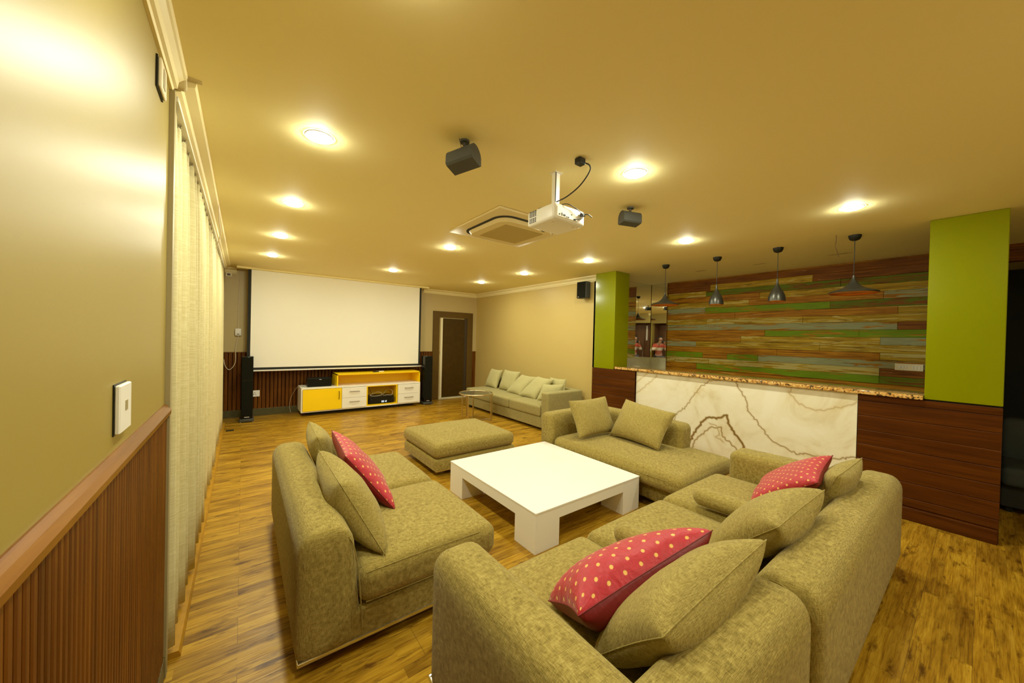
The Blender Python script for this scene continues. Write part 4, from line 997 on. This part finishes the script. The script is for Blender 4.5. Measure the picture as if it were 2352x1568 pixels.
# ------------------------------------------------------------------ cushions (given by their four seam corners)
def pillow(name, c4, T, mats, label, cat='cushion', group=None, n=20, pinch=0.035, seed=0, wr=0.006, sag=0.0, piping=None, flip=False):
    """c4 = bottom-left, bottom-right, top-right, top-left seam corners"""
    P = [Vector(p) for p in c4]; rnd = random.Random(seed); c = sum(P, Vector())/4
    nrm = (P[1]-P[0]).cross(P[3]-P[0]).normalized()
    t = thing(name, label, cat, tuple((P[0]+P[1])/2), group)
    ph = [rnd.uniform(0, 6.28) for _ in range(6)]
    def pos(u, v, s):
        # pinch the sides inwards between the corners
        uu = u+(0.5-u)*pinch*2*math.sin(PI*v)*abs(2*u-1); vv = v+(0.5-v)*pinch*2*math.sin(PI*u)*abs(2*v-1)
        p = P[0]*(1-uu)*(1-vv)+P[1]*uu*(1-vv)+P[2]*uu*vv+P[3]*(1-uu)*vv
        a = max(0.0, (1-abs(2*u-1)**3.0)*(1-abs(2*v-1)**3.0))**0.46
        lump = 1+0.10*math.sin(5*u+ph[0])*math.sin(4*v+ph[1])
        wrk = wr*a*math.sin(14*u+9*v*(1 if s > 0 else -1)+ph[2])*math.sin(6*v+ph[3])
        edge = 1-a
        return p+nrm*(s*(T/2*a*lump+wrk*(0.4+edge)))+Vector((0, 0, -sag*math.sin(PI*u)*v))
    bm = bmesh.new(); uvl = bm.loops.layers.uv.new('uv')
    def tt(i): x = i/n; return 0.5-0.5*math.cos(PI*x)*(0.75)-(0.125*(1-2*x))
    T_ = [0.5*(1-math.cos(PI*i/n))*0.55+(i/n)*0.45 for i in range(n+1)]
    def arc(k):
        L = [0.0]
        for i in range(n):
            a, b_ = (pos(T_[i], 0.5, 1), pos(T_[i+1], 0.5, 1)) if k == 0 else (pos(0.5, T_[i], 1), pos(0.5, T_[i+1], 1))
            L.append(L[-1]+(b_-a).length)
        return L
    AU, AV = arc(0), arc(1)
    V = {}
    for s in (1, -1):
        for i in range(n+1):
            for j in range(n+1):
                if s == -1 and (i in (0, n) or j in (0, n)): V[(s, i, j)] = V[(1, i, j)]
                else: V[(s, i, j)] = bm.verts.new(pos(T_[i], T_[j], s))
    for s in (1, -1):
        for i in range(n):
            for j in range(n):
                q = [(i, j), (i+1, j), (i+1, j+1), (i, j+1)]
                if s < 0: q.reverse()
                f = bm.faces.new([V[(s, a, b_)] for a, b_ in q]); f.material_index = (0 if s > 0 else 1) if len(mats) > 1 else 0
                for lp, (a, b_) in zip(f.loops, q): lp[uvl].uv = (AU[a]*1.5, AV[b_]*1.5)
    link('cushion_cover', bm, mats, t, 'all')
    rim = [pos(T_[i], 0, 0) for i in range(n)]+[pos(1, T_[j], 0) for j in range(n)]+[pos(T_[n-i], 1, 0) for i in range(n)]+[pos(0, T_[n-j], 0) for j in range(n)]
    b2 = bmesh.new(); tube(b2, rim, 0.0024, 6, closed=True); link('piping', b2, piping or mats[-1], t, 'all')
    return t
LC = [M['linen_fine']]; RD = [M['red_dots'], M['red_plain']]
gA = 'scatter cushions'
# on sofa A (front face looks towards +x)
pillow('cushion', [(0.60, 1.83, 0.42), (0.62, 2.44, 0.42), (0.41, 2.63, 0.78), (0.43, 2.03, 0.76)][::-1] and [(0.60, 1.83, 0.42), (0.62, 2.44, 0.42), (0.41, 2.63, 0.78), (0.42, 2.03, 0.76)], 0.21, LC, 'beige linen cushion on the left sofa nearest the camera', group=gA, seed=1)
pillow('cushion', [(0.60, 2.86, 0.42), (0.62, 3.38, 0.42), (0.46, 3.44, 0.80), (0.45, 2.97, 0.78)], 0.17, LC, 'beige linen cushion at the far end of the left sofa', group=gA, seed=2)
pillow('cushion', [(0.80, 2.26, 0.425), (0.84, 2.86, 0.425), (0.56, 3.04, 0.80), (0.54, 2.47, 0.76)], 0.15, RD, 'red gold dotted cushion on the left sofa', group=gA, seed=3)
# on the foreground modules (front face looks towards +y)
pillow('cushion', [(1.62, 0.80, 0.44), (0.99, 0.80, 0.44), (0.94, 0.52, 0.73), (1.66, 0.50, 0.78)], 0.22, LC, 'beige linen cushion nearest the camera behind a red one', group=gA, seed=4, n=26)
pillow('cushion', [(1.66, 0.96, 0.46), (1.05, 1.09, 0.44), (0.935, 0.82, 0.60), (1.55, 0.655, 0.782)], 0.24, RD, 'largest red gold dotted cushion in the foreground', group=gA, seed=5, n=26)
pillow('cushion', [(2.52, 0.84, 0.44), (1.93, 0.84, 0.44), (1.86, 0.52, 0.76), (2.46, 0.49, 0.79)], 0.22, LC, 'beige linen cushion in the middle of the foreground sofas', group=gA, seed=6, n=24)
pillow('cushion', [(3.36, 0.66, 0.44), (2.82, 0.66, 0.44), (2.80, 0.50, 0.79), (3.35, 0.48, 0.80)], 0.15, LC, 'beige linen cushion at the right end behind a red one', group=gA, seed=7)
pillow('cushion', [(3.38, 1.05, 0.45), (2.80, 0.95, 0.44), (2.66, 0.56, 0.76), (3.20, 0.60, 0.81)], 0.14, RD, 'red gold dotted cushion against the right arm before the bar', group=gA, seed=8)
# on the chaise
pillow('cushion', [(3.06, 2.74, 0.43), (3.66, 2.70, 0.44), (3.74, 2.93, 0.83), (3.14, 3.00, 0.81)], 0.17, LC, 'beige linen cushion leaning on the far arm of the chaise sofa', group=gA, seed=9, wr=0.010)
pillow('cushion', [(3.50, 2.66, 0.44), (3.44, 2.00, 0.43), (3.70, 1.96, 0.79), (3.80, 2.66, 0.83)], 0.18, LC, 'wide beige linen cushion leaning on the back of the chaise sofa', group=gA, seed=10, wr=0.010)
# on the grey sofa
gE = 'pale cushions on the grey sofa'; GC = [M['grey_cushion']]
pillow('cushion', [(4.52, 6.98, 0.42), (4.50, 6.50, 0.42), (4.64, 6.46, 0.83), (4.66, 6.92, 0.83)], 0.15, GC, 'pale cushion on the grey sofa, leftmost one next to the door', group=gE, seed=11)
pillow('cushion', [(4.52, 6.42, 0.42), (4.50, 5.86, 0.42), (4.64, 5.82, 0.85), (4.66, 6.40, 0.85)], 0.16, GC, 'pale cushion on the grey sofa, second from the door', group=gE, seed=12)
pillow('cushion', [(4.40, 6.00, 0.42), (4.38, 5.50, 0.42), (4.62, 5.24, 0.80), (4.64, 5.76, 0.80)], 0.15, GC, 'pale tilted cushion on the grey sofa, third from the door', group=gE, seed=13)
pillow('cushion', [(4.36, 5.52, 0.42), (4.34, 5.00, 0.42), (4.58, 4.74, 0.81), (4.60, 5.22, 0.82)], 0.16, GC, 'pale tilted cushion on the grey sofa, fourth from the door', group=gE, seed=14)
pillow('cushion', [(4.30, 4.92, 0.42), (4.56, 4.56, 0.42), (4.66, 4.56, 0.74), (4.40, 4.86, 0.72)], 0.14, GC, 'pale cushion turned edge on beside the arm of the grey sofa', group=gE, seed=15)
pillow('cushion', [(4.60, 4.95, 0.43), (4.62, 4.52, 0.43), (4.68, 4.54, 0.83), (4.66, 4.94, 0.83)], 0.10, GC, 'pale cushion upright in the corner of the grey sofa', group=gE, seed=16)

def roll(x0, y0, x1, y1, z, r, label):
    t = thing('bolster', label, 'bolster', ((x0+x1)/2, (y0+y1)/2, z-r), 'linen bolsters on the foreground sofas')
    d = Vector((x1-x0, y1-y0, 0)); L = d.length; ang = math.atan2(d.y, d.x)
    def f(p): return p
    bm = bmesh.new(); soft(bm, -L/2, L/2, -r*1.1, r*1.1, -r, r, r*0.98, 0.0, 8, belly=0.004)
    bmesh.ops.transform(bm, matrix=Matrix.Translation(((x0+x1)/2, (y0+y1)/2, z)) @ Matrix.Rotation(ang, 4, 'Z'), verts=bm.verts)
    link('roll_cover', bm, M['linen_fine'], t, 'all')
roll(1.69, 1.22, 1.72, 0.74, 0.490, 0.056, 'linen bolster lying between the first two foreground seats')
roll(2.54, 1.20, 2.58, 0.74, 0.490, 0.056, 'linen bolster lying between the second and third foreground seats')

# ------------------------------------------------------------------ dark room beyond the pillar
dk = thing('dark_couch', 'dark grey couch in the unlit room beyond the wide pillar', 'couch', (6.6, -0.6, 0))
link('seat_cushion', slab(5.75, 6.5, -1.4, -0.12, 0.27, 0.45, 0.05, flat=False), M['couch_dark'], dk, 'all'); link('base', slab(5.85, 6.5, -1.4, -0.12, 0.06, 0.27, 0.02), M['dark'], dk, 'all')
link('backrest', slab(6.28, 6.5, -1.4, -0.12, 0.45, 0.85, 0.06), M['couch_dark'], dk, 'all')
for y in (-1.3, -0.2): link('foot', B(5.9, 5.95, y, y+0.04, 0, 0.065), M['black'], dk)

# ------------------------------------------------------------------ the photographer, seen only in the corner mirrors
def skin(name, pts, edges, radii, m, parent, sub=2, root=0):
    me = bpy.data.meshes.new(name); org = parent_origin(parent)
    me.from_pydata([tuple(Vector(p)-org) for p in pts], edges, []); o = bpy.data.objects.new(name, me); COL.objects.link(o); o.parent = parent; o['_org'] = tuple(org)
    md = o.modifiers.new('skin', 'SKIN'); md.use_smooth_shade = True
    for v, r in zip(me.skin_vertices[0].data, radii): v.radius = (r, r) if isinstance(r, (int, float)) else r
    me.skin_vertices[0].data[root].use_root = True
    sb = o.modifiers.new('sub', 'SUBSURF'); sb.levels = sub; sb.render_levels = sub
    me.materials.append(m); return o
back = Vector((-CF.x, -CF.y, 0)).normalized(); rt = Vector((CR.x, CR.y, 0)).normalized()
def W(r, b_, z): p = rt*r+back*b_; return (p.x, p.y, z)
person = thing('person', 'person in a red and white jumper photographing, reflected in the corner mirrors', 'person', W(0, 0.42, 0))
pts = [W(0, .42, .95), W(0, .42, 1.12), W(0, .41, 1.30), W(0, .40, 1.43), W(0, .37, 1.50), W(0, .33, 1.58),
       W(-.10, .42, .90), W(-.11, .40, .50), W(-.11, .42, .09), W(-.12, .28, .04), W(.10, .42, .90), W(.11, .40, .50), W(.11, .42, .09), W(.12, .28, .04),
       W(-.19, .40, 1.40), W(-.27, .30, 1.20), W(-.12, .15, 1.42), W(.19, .40, 1.40), W(.27, .30, 1.20), W(.12, .15, 1.42),
       W(0, .26, 1.63)]
edges = [(0, 1), (1, 2), (2, 3), (3, 4), (4, 5), (0, 6), (6, 7), (7, 8), (8, 9), (0, 10), (10, 11), (11, 12), (12, 13), (3, 14), (14, 15), (15, 16), (3, 17), (17, 18), (18, 19), (5, 20)]
rad = [(.15, .11), (.14, .105), (.165, .12), (.13, .09), .055, .055, .085, .06, .042, .035, .085, .06, .042, .035, .062, .045, .032, .062, .045, .032, .05]
skin('body', pts, edges, rad, M['skin'], person)
hd = bmesh.new(); bmesh.ops.create_uvsphere(hd, u_segments=24, v_segments=16, radius=1.0)
HCN = Vector(W(0, .27, 1.66))
def head_f(co):
    # local: x = right, y = back, z = up
    x, y, z = co.x*0.075, co.y*0.095, co.z*0.118
    if z < -0.03: x *= 1-0.30*min(1, (-0.03-z)/0.09)
    if y < -0.07 and abs(x) < 0.016 and -0.035 < z < 0.02: y -= 0.022*(1-abs(x)/0.016)     # nose
    for sx in (-1, 1):
        dd = math.hypot(x-sx*0.030, z-0.012)
        if y < -0.04 and dd < 0.018: y += 0.010*(1-dd/0.018)                                # eye sockets
    return HCN+rt*x+back*y+Vector((0, 0, z))
for v in hd.verts: v.co = head_f(v.co)
link('head', hd, M['skin'], person, 'all')
ey = bmesh.new()
for sx in (-1, 1):
    b2 = HCN+rt*(sx*0.030)-back*0.079+Vector((0, 0, 0.012)); bmesh.ops.create_uvsphere(ey, u_segments=10, v_segments=8, radius=0.010, matrix=Matrix.Translation(b2))
link('eyes', ey, M['white_lam'], person, 'all')
mo = bmesh.new(); c_ = HCN-back*0.083+Vector((0, 0, -0.050)); tube(mo, [c_-rt*0.022, c_-back*0.006, c_+rt*0.022], 0.005, 8); link('mouth', mo, M['red_plain'], person, True)
er = bmesh.new()
for sx in (-1, 1): bmesh.ops.create_uvsphere(er, u_segments=10, v_segments=8, radius=1.0, matrix=Matrix.Translation(HCN+rt*(sx*0.076)+back*0.005) @ Matrix.Diagonal((0.014, 0.018, 0.030, 1)))
link('ears', er, M['skin'], person, 'all')
hr = bmesh.new(); bmesh.ops.create_uvsphere(hr, u_segments=24, v_segments=16, radius=1.0)
for v in list(hr.verts):
    x, y, z = v.co.x*0.086, v.co.y*0.106+0.008, v.co.z*0.128+0.010
    if y < -0.02 and z < 0.055: y = max(y, -0.055); z = max(z, 0.045) if y < -0.05 else z
    v.co = HCN+rt*x+back*(y+0.004)+Vector((0, 0, max(z, -0.07)+0.004*math.sin(40*x)))
link('hair', hr, M['hair'], person, 'all')
# jumper: red shoulders, white chest band, dusty red below
jm, jnt, jb_ = new_mat('striped jumper')
co = N(jnt, 'ShaderNodeTexCoord').outputs['Object']; sx_ = N(jnt, 'ShaderNodeSeparateXYZ'); jnt.links.new(co, sx_.inputs[0])
rj = ramp(jnt, math_(jnt, 'MULTIPLY', sx_.outputs[2], 0.5), [(0.0, (0.36, 0.10, 0.06)), (0.600, (0.80, 0.74, 0.62)), (0.660, (0.55, 0.10, 0.055))], 'CONSTANT'); jnt.links.new(rj.outputs[0], jb_.inputs['Base Color']); jb_.inputs['Roughness'].default_value = 0.9
jp = [0, 1, 2, 3, 4, 14, 15, 16, 17, 18, 19]; ix = {k: i for i, k in enumerate(jp)}
je = [(a, b_) for a, b_ in edges if a in ix and b_ in ix]
jr = [(rad[k][0]+.014, rad[k][1]+.016) if isinstance(rad[k], tuple) else rad[k]+.016 for k in jp]; jr[4] = .066
skin('jumper', [pts[k] for k in jp], [(ix[a], ix[b_]) for a, b_ in je], jr, jm, person)
tp = [0, 6, 7, 8, 10, 11, 12]; ix = {k: i for i, k in enumerate(tp)}
skin('trousers', [pts[k] for k in tp], [(ix[a], ix[b_]) for a, b_ in edges if a in ix and b_ in ix], [(rad[k][0]+.016, rad[k][1]+.016) if isinstance(rad[k], tuple) else rad[k]+.018 for k in tp], M['jeans'], person)
shb = bmesh.new()
for s in (-1, 1):
    c_ = Vector(W(.115*s, .36, .04)); soft(shb, -0.048, 0.048, -0.14, 0.13, 0.0, 0.085, 0.035, mid=4, f=lambda p, c_=c_: (rt*p.x+back*p.y+Vector((c_.x, c_.y, p.z))))
link('shoes', shb, M['black'], person, 'all')
for s in (-1, 1):     # hands closed around the camera body
    wx = W(.12*s, .15, 1.42)
    P_ = [wx, W(.095*s, .10, 1.475), W(.085*s, .075, 1.52)]; E_2 = [(0, 1), (1, 2)]; R_ = [.028, .036, .03]
    for k in range(4):
        b0 = len(P_); zk = 1.51+0.020*k
        P_ += [W((.080-.004*k)*s, .055, zk), W((.072-.004*k)*s, .030, zk+.004), W((.045-.003*k)*s, .018, zk+.006)]; E_2 += [(2, b0), (b0, b0+1), (b0+1, b0+2)]; R_ += [.011, .0095, .008]
    b0 = len(P_); P_ += [W(.070*s, .085, 1.50), W(.050*s, .098, 1.525)]; E_2 += [(1, b0), (b0, b0+1)]; R_ += [.012, .010]
    skin('hand', P_, E_2, R_, M['skin'], person, 2)
ca = thing('hand_camera', 'black camera held by the person reflected in the mirrors', 'camera', W(0, .06, 1.50))
cb = bmesh.new(); soft(cb, -0.068, 0.068, 0.042, 0.085, 1.50, 1.592, 0.012, mid=4, f=lambda p: rt*p.x+back*p.y+Vector((0, 0, p.z))); link('body', cb, M['black'], ca, 'all')
cb = bmesh.new(); tube(cb, [W(0, .045, 1.55), W(0, .004, 1.55)], 0.036, 24); link('lens_barrel', cb, M['black'], ca, True)
# wardrobe panel and wall details that the mirrors pick up
wd = thing('wardrobe', 'tall brown wardrobe in the recess behind the photographer', 'wardrobe', (-0.9, 0.07, 0))
link('edge_strip', B(-0.70, -0.685, -0.02, 0.03, 1.6, 2.2), M['plastic_white'], wd)
link('carcass', B(-1.09, -0.72, -0.675, 0.49, 0.0, 2.3, 0.003, 1), M['rear_wood'], wd)
for (a, b_) in ((-0.67, -0.10), (-0.09, 0.48)):
    d = link('door', B(-0.72, -0.70, a, b_, 0.05, 2.25, 0.003, 1), M['rear_wood'], wd); bm = bmesh.new(); tube(bm, [(-0.68, b_-0.06, 0.9), (-0.68, b_-0.06, 1.3)], 0.008, 8); box(bm, -0.70, -0.68, b_-0.065, b_-0.055, 0.93, 0.94); box(bm, -0.70, -0.68, b_-0.065, b_-0.055, 1.26, 1.27); link('handle', bm, M['chrome'], d)

for o in bpy.data.objects:
    if '_org' in o: del o['_org']
